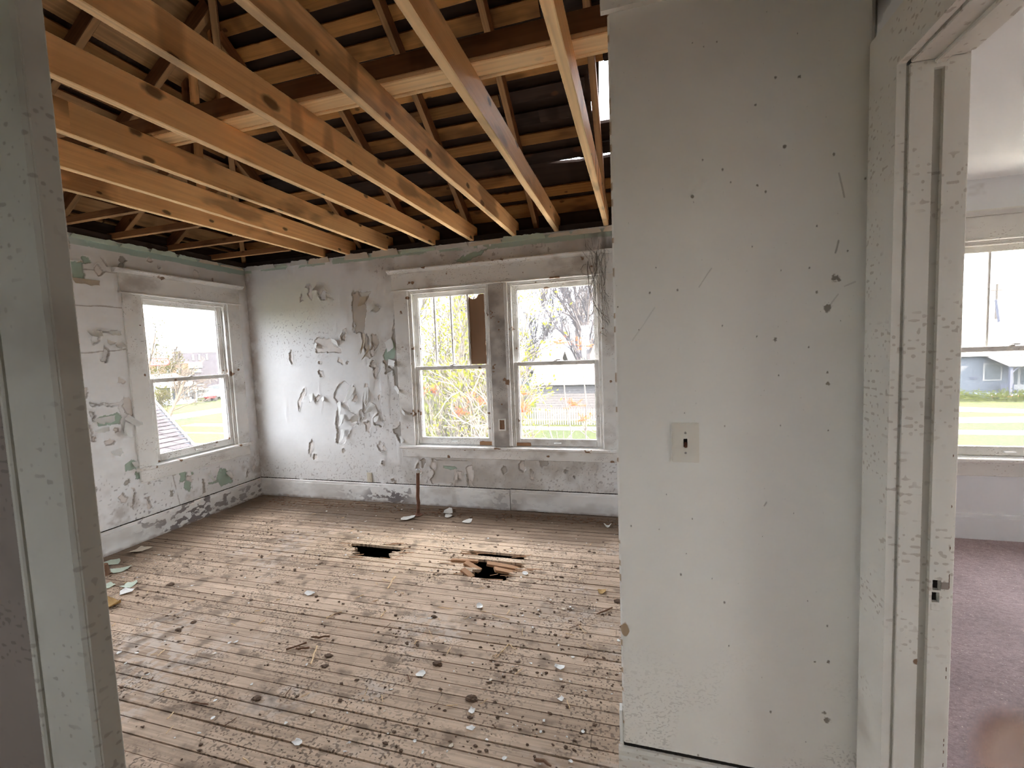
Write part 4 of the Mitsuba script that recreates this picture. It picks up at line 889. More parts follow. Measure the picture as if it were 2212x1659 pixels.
part(cm, 'core', cbox(.22, .84, 2.72, 3.55, 2.70, 5.0, .004), 'dark_wood')
# ---------------------------------------------------------------- debris on the floor
dr_ = np.random.default_rng(51)
def chip_mesh(x, y, r, seed, thick=.0016, curl=.15, n=9, zmin=.0025):
    q = np.random.default_rng(seed)
    a = np.sort(q.uniform(0, 2 * np.pi, n)); a = np.linspace(0, 2 * np.pi, n, endpoint=False) + q.uniform(-.25, .25, n)
    rad = r * q.uniform(.55, 1.15, n); asp = q.uniform(.55, 1.0); rot = q.uniform(0, np.pi)
    px, py = rad * np.cos(a), rad * np.sin(a) * asp
    inner = np.stack([px * .5, py * .5], 1); outer = np.stack([px, py], 1)
    P = np.vstack([[[0, 0]], inner, outer])
    z = curl * (P[:, 0] ** 2) / max(r, 1e-6) + q.uniform(-.25, .25) * P[:, 1] * .3
    z = z - z.min() + zmin
    c, s = math.cos(rot), math.sin(rot)
    X = np.stack([x + P[:, 0] * c - P[:, 1] * s, y + P[:, 0] * s + P[:, 1] * c, z], 1)
    N = len(X); f = []
    for i in range(n):
        j = (i + 1) % n
        t = [[0, 1 + i, 1 + j], [1 + i, 1 + n + i, 1 + n + j], [1 + i, 1 + n + j, 1 + j]]
        f += [[a_ + N, b_ + N, c_ + N] for a_, b_, c_ in t] + [[a_, c_, b_] for a_, b_, c_ in t]
        o, p = 1 + n + i, 1 + n + j
        f += [[o, p, p + N], [o, p + N, o + N]]
    return np.vstack([X, X + [0, 0, thick]]), np.array(f)
named = [  # x, y, size, material, curl, label
    (-2.056, 3.515, .075, 'chip_grey', .3, 'large pale paint chip just left of the standing pipe foot'), (-1.745, 3.734, .085, 'chip_grey', .35, 'folded pale sheet of paint by the back baseboard, right of the pipe'),
    (-1.70, 3.64, .055, 'chip_grey', .2, 'pale torn strip lying below the folded sheet of paint right of the pipe'), (-1.479, 3.562, .065, 'chip_grey', .2, 'flat pale paint chip under the back windows, second one right of the pipe'),
    (-3.898, 2.292, .085, 'chip_green', .3, 'big pale green sheet of plaster in the corner by the left baseboard'), (-3.70, 2.22, .065, 'chip_green', .3, 'green strip of paint leaning right of the big green sheet'),
    (-3.928, 2.502, .08, 'chip_beige', .3, 'beige sheet of plaster close to the left baseboard, farthest of the heap'), (-3.531, 2.021, .07, 'chip_green', .2, 'long thin green paint strip beside the left door casing'),
    (-3.38, 2.07, .05, 'chip_green', .25, 'small green chip right of the long thin green strip'), (-3.301, 1.992, .045, 'chip_white', .3, 'bright white curled chip nearest the left door casing'),
    (-2.046, 2.238, .05, 'chip_grey', .35, 'grey blue curled scrap in the middle of the floor, left'), (-.256, 3.667, .035, 'chip_grey', .9, 'small grey cup shaped scrap by the back baseboard beside the partition'),
    (-1.006, 1.756, .030, 'chip_white', .2, 'bright white chip left of the two white specks in mid floor'), (-.375, 1.943, .026, 'chip_white', .3, 'bright white chip near the partition, a step in'),
    (-1.308, 1.307, .024, 'chip_white', .2, 'bright white square chip at the front left of the floor'), (-.693, 1.61, .020, 'chip_white', .3, 'white chip above another, front right of the floor'),
    (-.663, 1.529, .020, 'chip_white', .4, 'thick white chip at the front right of the floor, nearest the viewer of two'), (-.745, 2.765, .025, 'chip_grey', .2, 'grey flat stone like scrap right of the right floor hole'),
    (-.912, 2.333, .035, 'chip_white', .5, 'pale curled scrap in front of the right floor hole'), (-.336, 1.756, .018, 'chip_white', .3, 'small white chip near the partition foot')]
for i, (x, y, r, m, cu, lb) in enumerate(named):
    one('paint_chip', lb, 'paint chip', chip_mesh(x, y, r, 600 + i, .002, cu), m, smooth=False)
chips = [(-2.976, 3.56), (-2.923, 3.101), (-.386, 1.632), (-.519, 2.49), (-.394, 2.443), (-.856, 1.423), (-1.091, 1.64), (-.668, 1.795), (-.228, 1.616), (-.709, 1.439), (-2.133, 1.647), (-2.127, 1.652), (-2.13, 1.733), (-2.101, 1.747), (-2.499, 1.667),
         (-2.647, 1.539), (-2.317, 1.455), (-1.205, 1.481), (-1.354, 1.451), (-1.105, 1.359), (-3.452, 2.164), (-.901, 3.313), (-1.379, 3.205), (-1.666, 3.244), (-2.311, 3.173), (-2.38, 3.141), (-1.501, 2.374), (-1.336, 2.414), (-.225, 1.621), (-.114, 2.198)]
for i in range(110):
    y = 1.25 + 2.6 * dr_.random() ** 1.2; x = dr_.uniform(-3.9, -.1) if dr_.random() < .5 else dr_.normal(-.9, .8)
    if x > -.08 or x < -4.0: continue
    chips.append((x, y))
for i in range(26): chips.append((dr_.normal(-3.65, .2), dr_.normal(2.2, .2)))
inhole = lambda x, y: any(a < x < b for a, b in HOLES.get(int((y - .015) // ROW), []))
chips = [(x, y) for x, y in chips if not inhole(x, y)]
for i, (x, y) in enumerate(chips):
    one('small_paint_chip', 'tiny loose flake of pale paint scattered on the dirty floor boards', 'paint chip', chip_mesh(x, y, dr_.uniform(.005, .012) if i > 22 else dr_.uniform(.008, .013), 800 + i, .0015, dr_.uniform(0, .4), 6), dr_.choice(['chip_white', 'chip_white', 'chip_grey', 'chip_beige']), group='tiny paint flakes on the floor')
def stick(x0, y0, x1, y1, r, seed, z=.004):
    q = np.random.default_rng(seed)
    ts = np.linspace(0, 1, 5)
    P = np.stack([x0 + (x1 - x0) * ts, y0 + (y1 - y0) * ts, np.full(5, z + r)], 1) + q.normal(0, r * .5, (5, 3)) * [1, 1, .3]
    return tube(P, r * q.uniform(.6, 1.1, 5), 5)
TW = [(-1.568, 1.692, -1.636, 1.813, .005, 'straw', 'pale straw splinter lying across the boards, longest of its cluster'), (-1.77, 1.753, -1.704, 1.824, .005, 'twig_brown', 'dark twig left of the pale straw splinter'),
      (-1.714, 1.864, -1.619, 1.893, .006, 'twig_brown', 'dark straight twig farthest back in the cluster of twigs'), (-1.727, 1.77, -1.664, 1.781, .006, 'twig_brown', 'stubby dark twig touching the one left of the straw splinter'),
      (-1.755, 2.04, -1.707, 2.111, .003, 'straw', 'fine straw on the boards behind the twig cluster'), (-1.567, 2.388, -1.603, 2.54, .006, 'straw', 'long pale splinter in front of the left floor hole'),
      (-1.443, 2.108, -1.446, 2.171, .004, 'straw', 'short pale straw in mid floor'), (-.651, 2.043, -.605, 2.01, .004, 'straw', 'right half of a bent straw pair'), (-.679, 1.973, -.651, 2.043, .004, 'straw', 'left half of a bent straw pair'),
      (-.236, 2.394, -.158, 2.479, .005, 'twig_brown', 'dark twig close to the partition edge'), (-.379, 1.454, -.321, 1.442, .006, 'twig_brown', 'thick dark twig at the front beside the partition'), (-1.921, 1.367, -1.838, 1.373, .004, 'twig_brown', 'thin dark twig at the front left')]
for i, (a, b, c, d, r, m, lb) in enumerate(TW): one('twig', lb, 'twig', stick(a, b, c, d, r, 900 + i), m)
TW2 = [(-1.365, 2.021, -1.354, 2.07), (-.936, 1.908, -.94, 1.957), (-.37, 2.238, -.314, 2.291), (-.326, 2.281, -.286, 2.217), (-.568, 1.847, -.544, 1.892), (-.383, 2.196, -.338, 2.186), (-1.161, 2.275, -1.066, 2.276), (-1.374, 2.294, -1.344, 2.286), (-1.735, 2.072, -1.709, 2.101),
       (-1.869, 1.217, -1.88, 1.253), (-1.109, 2.056, -1.067, 2.014), (-1.062, 1.734, -1.027, 1.698), (-.821, 2.268, -.71, 2.248), (-1.675, 2.495, -1.608, 2.478), (-.543, 2.47, -.494, 2.451), (-.735, 2.287, -.735, 2.333)]
for i in range(90):
    x, y, a, l = dr_.uniform(-3.6, -.15), 1.2 + 2.3 * dr_.random(), dr_.uniform(0, 6.28), dr_.uniform(.02, .055)
    if x + l > -.08 or inhole(x, y): continue
    TW2.append((x, y, x + l * math.cos(a), y + l * math.sin(a)))
for i, (a, b, c, d) in enumerate(TW2):
    one('straw_bit', 'small bit of straw or twig lying loose on the dirty floor boards', 'twig', stick(a, b, c, d, dr_.uniform(.0016, .0032), 950 + i), dr_.choice(['straw', 'straw', 'twig_brown']), group='loose bits of straw on the floor')
CL = [(-1.656, 1.455, .022, 'dark round clod standing alone at the front left of the floor'), (-3.099, 2.141, .024, 'dark clod towards the left baseboard'), (-2.527, 1.758, .02, 'left one of a pair of dark clods on the left floor'), (-2.511, 1.835, .018, 'right one of a pair of dark clods on the left floor'),
      (-.717, 1.673, .028, 'shaggy dark tuft of dirt at the front right'), (-1.493, 1.70, .018, 'dark crumb right of the straw splinters'), (-.127, 2.558, .026, 'black lump touching the partition edge'), (-1.525, 1.766, .022, 'black curled scrap right of the pale straw splinter'),
      (-.956, 1.837, .026, 'dark patchy clump of dirt in mid floor'), (-1.142, 2.186, .018, 'small dark clump left of the pale curled scrap'), (-.5, 2.771, .016, 'dark crumb right of the right floor hole'), (-2.809, 2.614, .014, 'dark crumb at the far left of the floor')]
for i, (x, y, r, lb) in enumerate(CL): one('dirt_clod', lb, 'dirt clod', blob((x, y, r * .16), r * .75, 70 + i, (1.25, .85, .42), 2, .75), 'soil', smooth=False)
one('dead_leaf', 'curled brown dead leaf near the partition, amid the debris', 'leaf', chip_mesh(-.23, 2.639, .035, 71, .0015, .6), 'leaf_brown')
one('bark_curl', 'dark curled strip of bark beside the left door casing', 'bark', chip_mesh(-3.22, 1.86, .075, 76, .006, .5), 'leaf_brown')
one('plaster_stump', 'short dark stump standing among the green paint sheets', 'stump', tube([(-3.73, 2.14, .0), (-3.735, 2.145, .04), (-3.73, 2.14, .085)], [.022, .02, .018], 8), 'twig_brown')
for i in range(70):
    x, y = dr_.uniform(-3.7, -.15), 1.2 + 2.5 * dr_.random()
    if inhole(x, y): continue
    one('dirt_crumb', 'small dark crumb of dirt on the floor boards', 'dirt crumb', blob((x, y, .003), dr_.uniform(.005, .010), 200 + i, (1.2, 1, .6), 1), 'soil', group='dark dirt crumbs on the floor')
gv, gf, gn = [], [], 0
ico = trimesh.creation.icosphere(subdivisions=0); iv, if_ = np.asarray(ico.vertices), np.asarray(ico.faces)
def grit(n, rmin, rmax, seed, region):
    q = np.random.default_rng(seed); ms = []
    while len(ms) < n:
        x, y = region(q)
        if x > -.075 or x < -4.05 or y < 1.0 or y > 3.87 or inhole(x, y): continue
        r = rmin + (rmax - rmin) * q.random() ** 3
        v = iv * r * q.uniform(.5, 1.3, (12, 1)) * [1.2, 1, .6]
        a = q.uniform(0, 3.14); c, s = math.cos(a), math.sin(a)
        ms.append((np.stack([x + (v[:, 0] * c - v[:, 1] * s) * q.uniform(.8, 1.8), y + v[:, 0] * s + v[:, 1] * c, v[:, 2] + r * .35], 1), if_))
    return join(ms)
_cq = np.random.default_rng(3)
CLUMP = [(_cq.uniform(-3.6, -.15) if _cq.random() < .5 else _cq.normal(-.5, .4), _cq.uniform(1.2, 3.2), _cq.uniform(.02, .09)) for _ in range(70)]
def spread(q):
    if q.random() < .4: return q.uniform(-3.9, -.1), 1.1 + 2.75 * q.random() ** 1.1
    if q.random() < .5: c = CLUMP[q.integers(len(CLUMP))]; return q.normal(c[0], c[2]), q.normal(c[1], c[2] * .6)
    if q.random() < .6: return q.normal(-.5, .45), 1.2 + 1.6 * q.random()
    return q.normal(-3.3, .4), q.normal(2.2, .5)
one('floor_grit', 'fine dark grit and soil strewn over the floor boards', 'grit', grit(3000, .0015, .0078, 61, spread), 'soil', kind='stuff')
one('paint_specks', 'fine white specks of paint strewn over the floor boards', 'specks', grit(520, .0012, .0045, 62, spread), 'chip_white', kind='stuff')
one('wall_debris', 'line of swept debris along the foot of the back wall', 'debris', grit(900, .002, .012, 63, lambda q: (q.uniform(-4, -.1), q.normal(3.76, .07))), 'twig_brown', kind='stuff')

# ---------------------------------------------------------------- out of doors: ground
def slab(name, label, cat, poly, top, m, h=.08, kind=None): return one(name, label, cat, extrude(sg.Polygon(poly), h, top - h), m, kind=kind)
k = struct('lawn', 'sunny green lawn round the house')
part(k, 'turf', extrude(sg.box(-160, -60, 160, 220), .5, G_ - .5), 'lawn_grass')
for nm, lb, x0, y0, x1, y1, n, ax in (('sidewalk', 'pale concrete sidewalk crossing beyond the back lawn', -34, 25.3, 30, 26.5, 42, 0), ('sidewalk', 'thin pale walk across the lawn seen through the left window', -37.5, 22.6, -22, 23.0, 12, 0)):
    t = thing(nm, lb, 'sidewalk')
    for i in range(n):
        a, b = x0 + (x1 - x0) * i / n, x0 + (x1 - x0) * (i + 1) / n
        part(t, 'slab', cbox(a + .01, b - .01, y0, y1, G_ - .02, G_ + .03, .008), 'concrete')
slab('street', 'pale street seen through the left window', 'street', [(-42.6, -30), (-38.4, -30), (-38.4, 90), (-42.6, 90)], G_ + .02, 'concrete')
slab('driveway', 'bright concrete drive below the left window', 'driveway', [(-30, 12), (-21.5, 12), (-21.5, 19.9), (-30, 19.5)], G_ + .03, 'concrete')
slab('front_walk', 'pale curving walk in front of the blue grey house', 'path', [(14, 28.4), (27, 29.6), (33, 30.0), (33, 31.0), (21.4, 31.0), (14, 30.2)], G_ + .03, 'concrete')
slab('front_drive', 'pale drive at the edge of the lawn of the blue grey house', 'driveway', [(13, 33.5), (19.3, 32.8), (23, 31.8), (32, 31.3), (32, 32.4), (24, 33.4), (19, 35.6), (13, 36)], G_ + .03, 'concrete')

one('bounce_slab', 'unseen pale concrete slab added below the back windows to bounce light up', 'bounce_slab', cbox(-6, 5, 4.1, 8.0, G_ - .05, G_ + .04, .01), 'bounce_concrete')  # unseen pale slab added to bounce daylight up through the windows
# lower roof below the left window, shingle by shingle
t = thing('lower_roof', 'pinkish grey shingled roof just below the left window', 'roof')
zr = lambda x: .48 - .212 * (x + 5.0)
edge_y = lambda x: 3.9 - .5 * (x + 5.0)
part(t, 'deck', swap(extrude(sg.Polygon([(-4.27, 1.2), (-4.27, edge_y(-4.27)), (-9.2, edge_y(-9.2)), (-9.2, 1.2)]), .06), lambda x, y, z: (x, y, z + .48 - .212 * (x + 5) - .075)), 'dark_trim')
part(t, 'wall', cbox(-9.1, -4.3, 1.3, 3.4, G_, -.1, .01), 'siding_white')
part(t, 'edge_strip', bar((-4.27, edge_y(-4.27) + .01, zr(-4.27) - .02), (-9.2, edge_y(-9.2) + .01, zr(-9.2) - .02), .03, .07)[0], 'roof_white')
q = np.random.default_rng(81); c_ = math.atan(.212)
for i in range(34):
    x = -4.29 - i * .142; y = 2.35 + q.uniform(-.3, 0)
    while y < edge_y(x) - .05:
        wd = q.uniform(.22, .36); y1 = min(y + wd, edge_y(x) - .005)
        m = cbox(x - .17, x, y + .004, y1 - .004, 0, .008, .002)
        v = m[0].copy(); v[:, 2] += zr(v[:, 0]) + .004 + .010 * (v[:, 0] - x + .15) / .15 * 1.0 + q.uniform(0, .003)
        part(t, 'shingle', (v, m[1]), q.choice(['shingle_a', 'shingle_b', 'shingle_c']))
        y += wd
# ---------------------------------------------------------------- trees
def grow(base, seed, trunks, h, r0, levels, kids, ang, shrink, up=.25, jit=.10, first=.25, sides=5, rmin=.011, lean=(0, 0)):
    q = np.random.default_rng(seed); tubes, tips = [], []
    def br(p, d, L_, r, lv):
        n = 6 if lv == 0 else 5
        P = [p]; dd = d.copy()
        for i in range(n - 1):
            dd = dd + q.normal(0, jit, 3) + [0, 0, up * .1]; dd /= np.linalg.norm(dd); P.append(P[-1] + dd * L_ / (n - 1))
        P = np.array(P); rad = np.maximum(r * np.linspace(1, .45, n), rmin * .7)
        tubes.append(tube(P, rad, sides if lv < 2 else 4 if lv < 3 else 3, cap=lv == 0))
        if lv >= levels: tips.extend([(P[i], dd) for i in (1, 2, 3, 4)]); return
        for _ in range(kids[lv]):
            t = q.uniform(first if lv == 0 else .2, 1.0); i = min(int(t * (n - 1)), n - 2); fr = t * (n - 1) - i
            p2 = P[i] * (1 - fr) + P[i + 1] * fr; ax = P[i + 1] - P[i]; ax /= np.linalg.norm(ax)
            a = math.radians(q.uniform(*ang)); s = np.cross(ax, q.normal(0, 1, 3)); s /= np.linalg.norm(s)
            nd = ax * math.cos(a) + s * math.sin(a) + [0, 0, up]; nd /= np.linalg.norm(nd)
            br(p2, nd, L_ * shrink * q.uniform(.7, 1.15), max(r * (1 - .5 * t) * .55, rmin), lv + 1)
    for k in range(trunks):
        d = np.array([q.normal(lean[0], .22), q.normal(lean[1], .22), 1.0]) if trunks > 1 else np.array([q.normal(lean[0], .05), q.normal(lean[1], .05), 1.0])
        br(np.asarray(base, float) + ([q.normal(0, .15), q.normal(0, .15), -.05] if trunks > 1 else [0, 0, -.05]), d / np.linalg.norm(d), h * q.uniform(.8, 1.1), r0 * q.uniform(.6, 1.0) if trunks > 1 else r0, 0)
    return join(tubes), tips
def leaves(tips, n, size, seed, spread=.12, long=2.2):
    q = np.random.default_rng(seed); V, F = [], []
    sel = q.integers(0, len(tips), n)
    for k, i in enumerate(sel):
        p, d = tips[i]; c = p + q.normal(0, spread, 3)
        a = q.normal(0, 1, 3) + d; a /= np.linalg.norm(a); b = np.cross(a, q.normal(0, 1, 3)); b /= np.linalg.norm(b) + 1e-9
        s = size * q.uniform(.6, 1.3)
        V += [c, c + a * s * .5 + b * s / long * .5, c + a * s, c + a * s * .5 - b * s / long * .5]
        F += [[4 * k, 4 * k + 1, 4 * k + 2], [4 * k, 4 * k + 2, 4 * k + 3]]
    return np.array(V), np.array(F)
def tree(name, label, base, seed, bark, leaf=None, nleaf=0, lsize=.1, lspread=.12, group=None, **kw):
    t = thing(name, label, 'tree', group)
    m, tips = grow(base, seed, **kw)
    part(t, 'branches', m, bark)
    if nleaf: part(t, 'leaves', leaves(tips, nleaf, lsize, seed + 1, lspread), leaf, kind='stuff')
    return tips
K = dict(kids=(9, 6, 4), ang=(25, 60), shrink=.55)
tree('leafing_tree', 'many stemmed tree with fresh yellow green leaves close outside the left back window', (-4.25, 9.2, G_), 1, 'bark_pale', 'leaf_spring', 9000, .095, .11, trunks=6, h=6.6, r0=.075, levels=3, kids=(12, 6, 4), ang=(25, 55), shrink=.45, first=.15)
tree('leafing_tree', 'smaller tree with yellow green leaves at the left side of the right back window', (-3.0, 10.5, G_), 2, 'bark_pale', 'leaf_spring', 1500, .09, .12, trunks=2, h=4.3, r0=.05, levels=3, kids=(7, 4, 3), ang=(30, 60), shrink=.45)
tree('bare_tree', 'tall bare tree behind the shed, its trunk right of the sash lock', (-3.7, 37.0, G_), 4, 'bark_grey', trunks=1, h=9.5, r0=.26, levels=4, kids=(15, 8, 5, 3), ang=(20, 50), shrink=.50, up=.35, first=.3, rmin=.024)
tree('bare_tree', 'bare grey tree at the left side of the right back window', (-9.6, 35.5, G_), 6, 'bark_grey', 'leaf_spring', 500, .16, .3, trunks=2, h=8.5, r0=.18, levels=4, kids=(13, 7, 5, 3), ang=(20, 50), shrink=.50, up=.35, first=.25, rmin=.024)
tree('bare_tree', 'far bare tree whose crown fills the middle of the right back window', (-5.6, 50.0, G_), 8, 'bark_grey', trunks=1, h=11, r0=.28, levels=4, kids=(14, 8, 5, 3), ang=(20, 50), shrink=.5, up=.35, first=.3, rmin=.024)
tree('bare_tree', 'far bare tree behind the leafing tree in the left back window', (-16.5, 40.0, G_), 9, 'bark_grey', 'leaf_olive', 900, .2, .4, trunks=1, h=9, r0=.25, levels=4, kids=(14, 8, 5, 3), ang=(20, 50), shrink=.5, up=.35, first=.3, rmin=.024)
tree('bare_tree', 'bare leaning tree seen through the left window under the red sign', (-36.0, 25.4, G_), 12, 'bark', trunks=1, h=5.4, lean=(.10, .32), r0=.15, levels=4, kids=(9, 5, 4, 2), ang=(25, 60), shrink=.55, up=.2, first=.2, rmin=.026)
tree('leafy_bush', 'yellow green leafing tree at the left edge of the left window', (-36.0, 24.0, G_), 13, 'bark', 'leaf_olive', 450, .17, .3, trunks=1, h=7.0, r0=.10, levels=3, kids=(9, 5, 3), ang=(25, 55), shrink=.30)
tree('bush', 'low green bush between porch and lower roof in the left window', (-44.5, 31.5, G_), 14, 'bark', 'leaf_olive', 900, .20, .30, trunks=4, h=1.8, r0=.05, levels=2, kids=(6, 5), ang=(30, 70), shrink=.6)
for i, (x, y, h) in enumerate(((-66, 46.4, 4.0), (-69, 50.4, 4.2), (-60, 54.0, 3.8), (-64, 60.5, 4.4), (-57, 57.5, 3.2))):
    tree('distant_tree', 'one of the hazy grey green trees in a row far beyond the left window', (x, y, G_), 20 + i, 'bark', 'leaf_olive', 700, .4, .6, group='distant trees beyond the left window', trunks=1, h=h, r0=.2, levels=3, kids=(9, 6, 4), ang=(25, 65), shrink=.5)
tree('sprawling_shrub', 'pale leafless shrub with crossing twigs close outside the right back window', (-1.55, 8.6, G_), 31, 'bark_pale', trunks=3, h=3.6, r0=.028, levels=3, kids=(6, 4, 3), ang=(35, 80), shrink=.5, jit=.22, first=.35)
def sapling(label, base, top, seed, clusters, extra=()):
    t = thing('red_sapling', label, 'sapling')
    q = np.random.default_rng(seed); base, top = np.array(base, float), np.array(top, float)
    ts = np.linspace(0, 1, 9)[:, None]; P = base * (1 - ts) + top * ts + q.normal(0, .03, (9, 3)) * ts * (1 - ts) * 4
    stems = [tube(P, np.linspace(.028, .010, 9), 6)]; V, F = [], []
    for c in [top, *[np.array(e, float) for e in extra]]:
        if c is not top:
            j = np.argmin(np.linalg.norm(P - (c - [0, 0, .35]), axis=1)); stems.append(tube([P[j], (P[j] + c) / 2 + q.normal(0, .03, 3), c], [.012, .01, .006], 5))
        for k in range(11):
            a = q.uniform(0, 6.28); e = q.uniform(-.2, 1.0); d = np.array([math.cos(a) * math.cos(e), math.sin(a) * math.cos(e), math.sin(e)])
            L_ = q.uniform(.16, .30); stems.append(tube([c, c + d * L_ * .6, c + d * L_ - [0, 0, .03]], [.005, .004, .002], 3))
            for s in np.linspace(.35, 1, 5):
                p = c + d * L_ * s - [0, 0, .03 * s]
                for sg_ in (-1, 1):
                    b = np.cross(d, [0, 0, 1.]) * sg_ + q.normal(0, .25, 3); b /= np.linalg.norm(b) + 1e-9; n_ = np.cross(b, q.normal(0, 1, 3)); n_ /= np.linalg.norm(n_) + 1e-9
                    l = .065 * q.uniform(.7, 1.3); i0 = len(V)
                    V += [p, p + b * l * .5 + n_ * l * .18, p + b * l, p + b * l * .5 - n_ * l * .18]; F += [[i0, i0 + 1, i0 + 2], [i0, i0 + 2, i0 + 3]]
    part(t, 'stem', join(stems), 'bark_pale'); part(t, 'leaf_tuft', (np.array(V), np.array(F)), clusters, kind='stuff')
sapling('thin sapling with a red leaf tuft left of the sash lock, right back window', (-1.18, 9.0, G_), (-1.50, 9.0, 1.66), 41, 'leaf_red')
sapling('thin sapling with a red leaf tuft at the right edge of the right back window', (-.95, 9.1, G_), (-1.05, 9.1, 1.57), 42, 'leaf_red', [(-.99, 9.0, .07), (-1.2, 9.05, .36)])
sapling('reddish sapling at the lower left of the right back window', (-2.36, 9.0, G_), (-2.40, 9.0, .62), 43, 'leaf_red', [(-2.33, 9.0, .25)])
sapling('orange leafed sapling in the middle of the left back window', (-3.5, 8.8, G_), (-3.45, 8.8, .52), 44, 'leaf_red', [(-3.15, 8.8, .44), (-3.7, 8.9, .2)])
sapling('orange leafed sapling at the left edge of the left back window', (-4.55, 9.1, G_), (-4.50, 9.0, .70), 45, 'leaf_red', [(-4.42, 9.1, -.55)])

# ---------------------------------------------------------------- buildings and street
t = thing('shed', 'grey walled shed with a bright white roof behind the picket fence', 'shed')
part(t, 'wall', cbox(-6.6, -.3, 29.0, 33.0, G_, -.72, .02), 'siding_grey')
for i in range(15): part(t, 'siding_board', cbox(-6.6, -.3, 28.97, 29.01, G_ + i * .165, G_ + i * .165 + .155, .008), 'siding_grey')
rp = sg.Polygon([(28.6, -.78), (31.0, .62), (33.4, -.78), (33.4, -.70), (31.0, .72), (28.6, -.70)])
part(t, 'roof', swap(extrude(rp, 6.9), lambda x, y, z: (z - 6.9, x, y)), 'roof_white')
t = thing('picket_fence', 'weathered picket fence in front of the grey shed', 'fence')
for i in range(70):
    x = -9.5 + i * .15
    P = sg.Polygon([(x, G_), (x + .085, G_), (x + .085, G_ + .98), (x + .0425, G_ + 1.06), (x, G_ + .98)])
    part(t, 'picket', swap(extrude(P, .02), lambda a, b, c: (a, 27.3 + c, b)), 'fence_wood')
for z in (.25, .8): part(t, 'rail', cbox(-9.6, 1.1, 27.32, 27.36, G_ + z, G_ + z + .08, .005), 'fence_wood')
def house(name, label, x0, x1, y0, y1, h, wall, roof, ridge, rise, wins, front='y', over=.4):
    t = thing(name, label, 'house')
    part(t, 'wall', cbox(x0, x1, y0, y1, G_, G_ + h, .02), wall)
    if ridge == 'x':
        c = (y0 + y1) / 2; P = sg.Polygon([(y0 - over, G_ + h - .1), (c, G_ + h + rise), (y1 + over, G_ + h - .1), (y1 + over, G_ + h + .05), (c, G_ + h + rise + .15), (y0 - over, G_ + h + .05)])
        part(t, 'roof', swap(extrude(P, x1 - x0 + 2 * over), lambda x, y, z: (z + x0 - over, x, y)), roof)
        for xx in (x0, x1 - .1): part(t, 'gable', swap(extrude(sg.Polygon([(y0, G_ + h), (c, G_ + h + rise), (y1, G_ + h)]), .1), lambda x, y, z: (z + xx, x, y)), wall)
    else:
        c = (x0 + x1) / 2; P = sg.Polygon([(x0 - over, G_ + h - .1), (c, G_ + h + rise), (x1 + over, G_ + h - .1), (x1 + over, G_ + h + .05), (c, G_ + h + rise + .15), (x0 - over, G_ + h + .05)])
        part(t, 'roof', swap(extrude(P, y1 - y0 + 2 * over), lambda x, y, z: (x, z + y0 - over, y)), roof)
        for yy in (y0, y1 - .1): part(t, 'gable', swap(extrude(sg.Polygon([(x0, G_ + h), (c, G_ + h + rise), (x1, G_ + h)]), .1), lambda x, y, z: (x, z + yy, y)), wall)
    for (a, z, w, hh) in wins:
        if front == 'y': q1, q2 = cbox(a, a + w, y0 - .04, y0, G_ + z, G_ + z + hh, .01), cbox(a + .1, a + w - .1, y0 - .06, y0 - .03, G_ + z + .1, G_ + z + hh - .1, .005)
        else: q1, q2 = cbox(x1, x1 + .04, a, a + w, G_ + z, G_ + z + hh, .01), cbox(x1 + .03, x1 + .06, a + .1, a + w - .1, G_ + z + .1, G_ + z + hh - .1, .005)
        k = part(t, 'window', q1, 'paint_white'); part(k, 'pane', q2, 'window_dark')
    return t
house('brick_house', 'far brick house with a brown roof glimpsed through the left back window', -22, -13.5, 45, 53, 2.6, 'brick_far', 'roof_brown', 'x', 1.9, [(-20, .9, 1.3, 1.3), (-16.2, .9, 1.3, 1.3)])
house('far_house', 'far grey roofed house behind the bare trees of the right back window', -12.5, -7.2, 40, 47, 2.9, 'siding_grey', 'roof_grey', 'x', 1.7, [(-10.5, 1, 1.2, 1.2)])
t = house('blue_house', 'low blue grey house with a porch, across the lawn beyond the doorway', 20.5, 36, 42, 52, 3.15, 'siding_blue', 'roof_grey', 'x', 2.6, [(25.55, 1.1, 1.15, 1.35)])
part(t, 'porch_roof', swap(extrude(sg.Polygon([(39.6, 2.30), (42.0, 3.00), (42.0, 3.10), (39.6, 2.42)]), 7.0), lambda x, y, z: (z + 25.6, x, y + G_)), 'roof_white')
for x in (25.75, 28.2, 30.6):
    k = part(t, 'porch_post', cbox(x, x + .16, 39.75, 39.91, G_, G_ + 2.36, .01), 'dark_trim')
    part(k, 'brace', bar((x + .08, 39.83, G_ + 1.8), (x + .55, 39.83, G_ + 2.3), .09, .09, .01)[0], 'dark_trim')
part(t, 'porch_floor', cbox(24.6, 32.5, 39.5, 42.0, G_, G_ + .22, .02), 'porch_deck'); part(t, 'porch_edge', cbox(24.6, 32.5, 39.45, 39.5, G_ + .12, G_ + .23, .01), 'porch_edge_red')
k = part(t, 'door', cbox(27.25, 28.15, 41.93, 42.0, G_ + .22, G_ + 2.25, .01), 'paint_white')
for x in (27.40, 27.78): part(k, 'pane', cbox(x, x + .2, 41.90, 41.94, G_ + .8, G_ + 2.0, .005), 'window_dark')
part(t, 'vent_slot', cbox(24.75, 25.25, 41.96, 42.0, G_ + 1.25, G_ + 1.42, .01), 'dark_trim')
part(t, 'chimney_pipe', tube([(28.3, 45, 2.4), (28.05, 45, 4.2)], .09, 8), 'dark_trim')
part(t, 'fascia', cbox(20.1, 36.4, 41.55, 41.62, G_ + 3.0, G_ + 3.2, .01), 'paint_white')
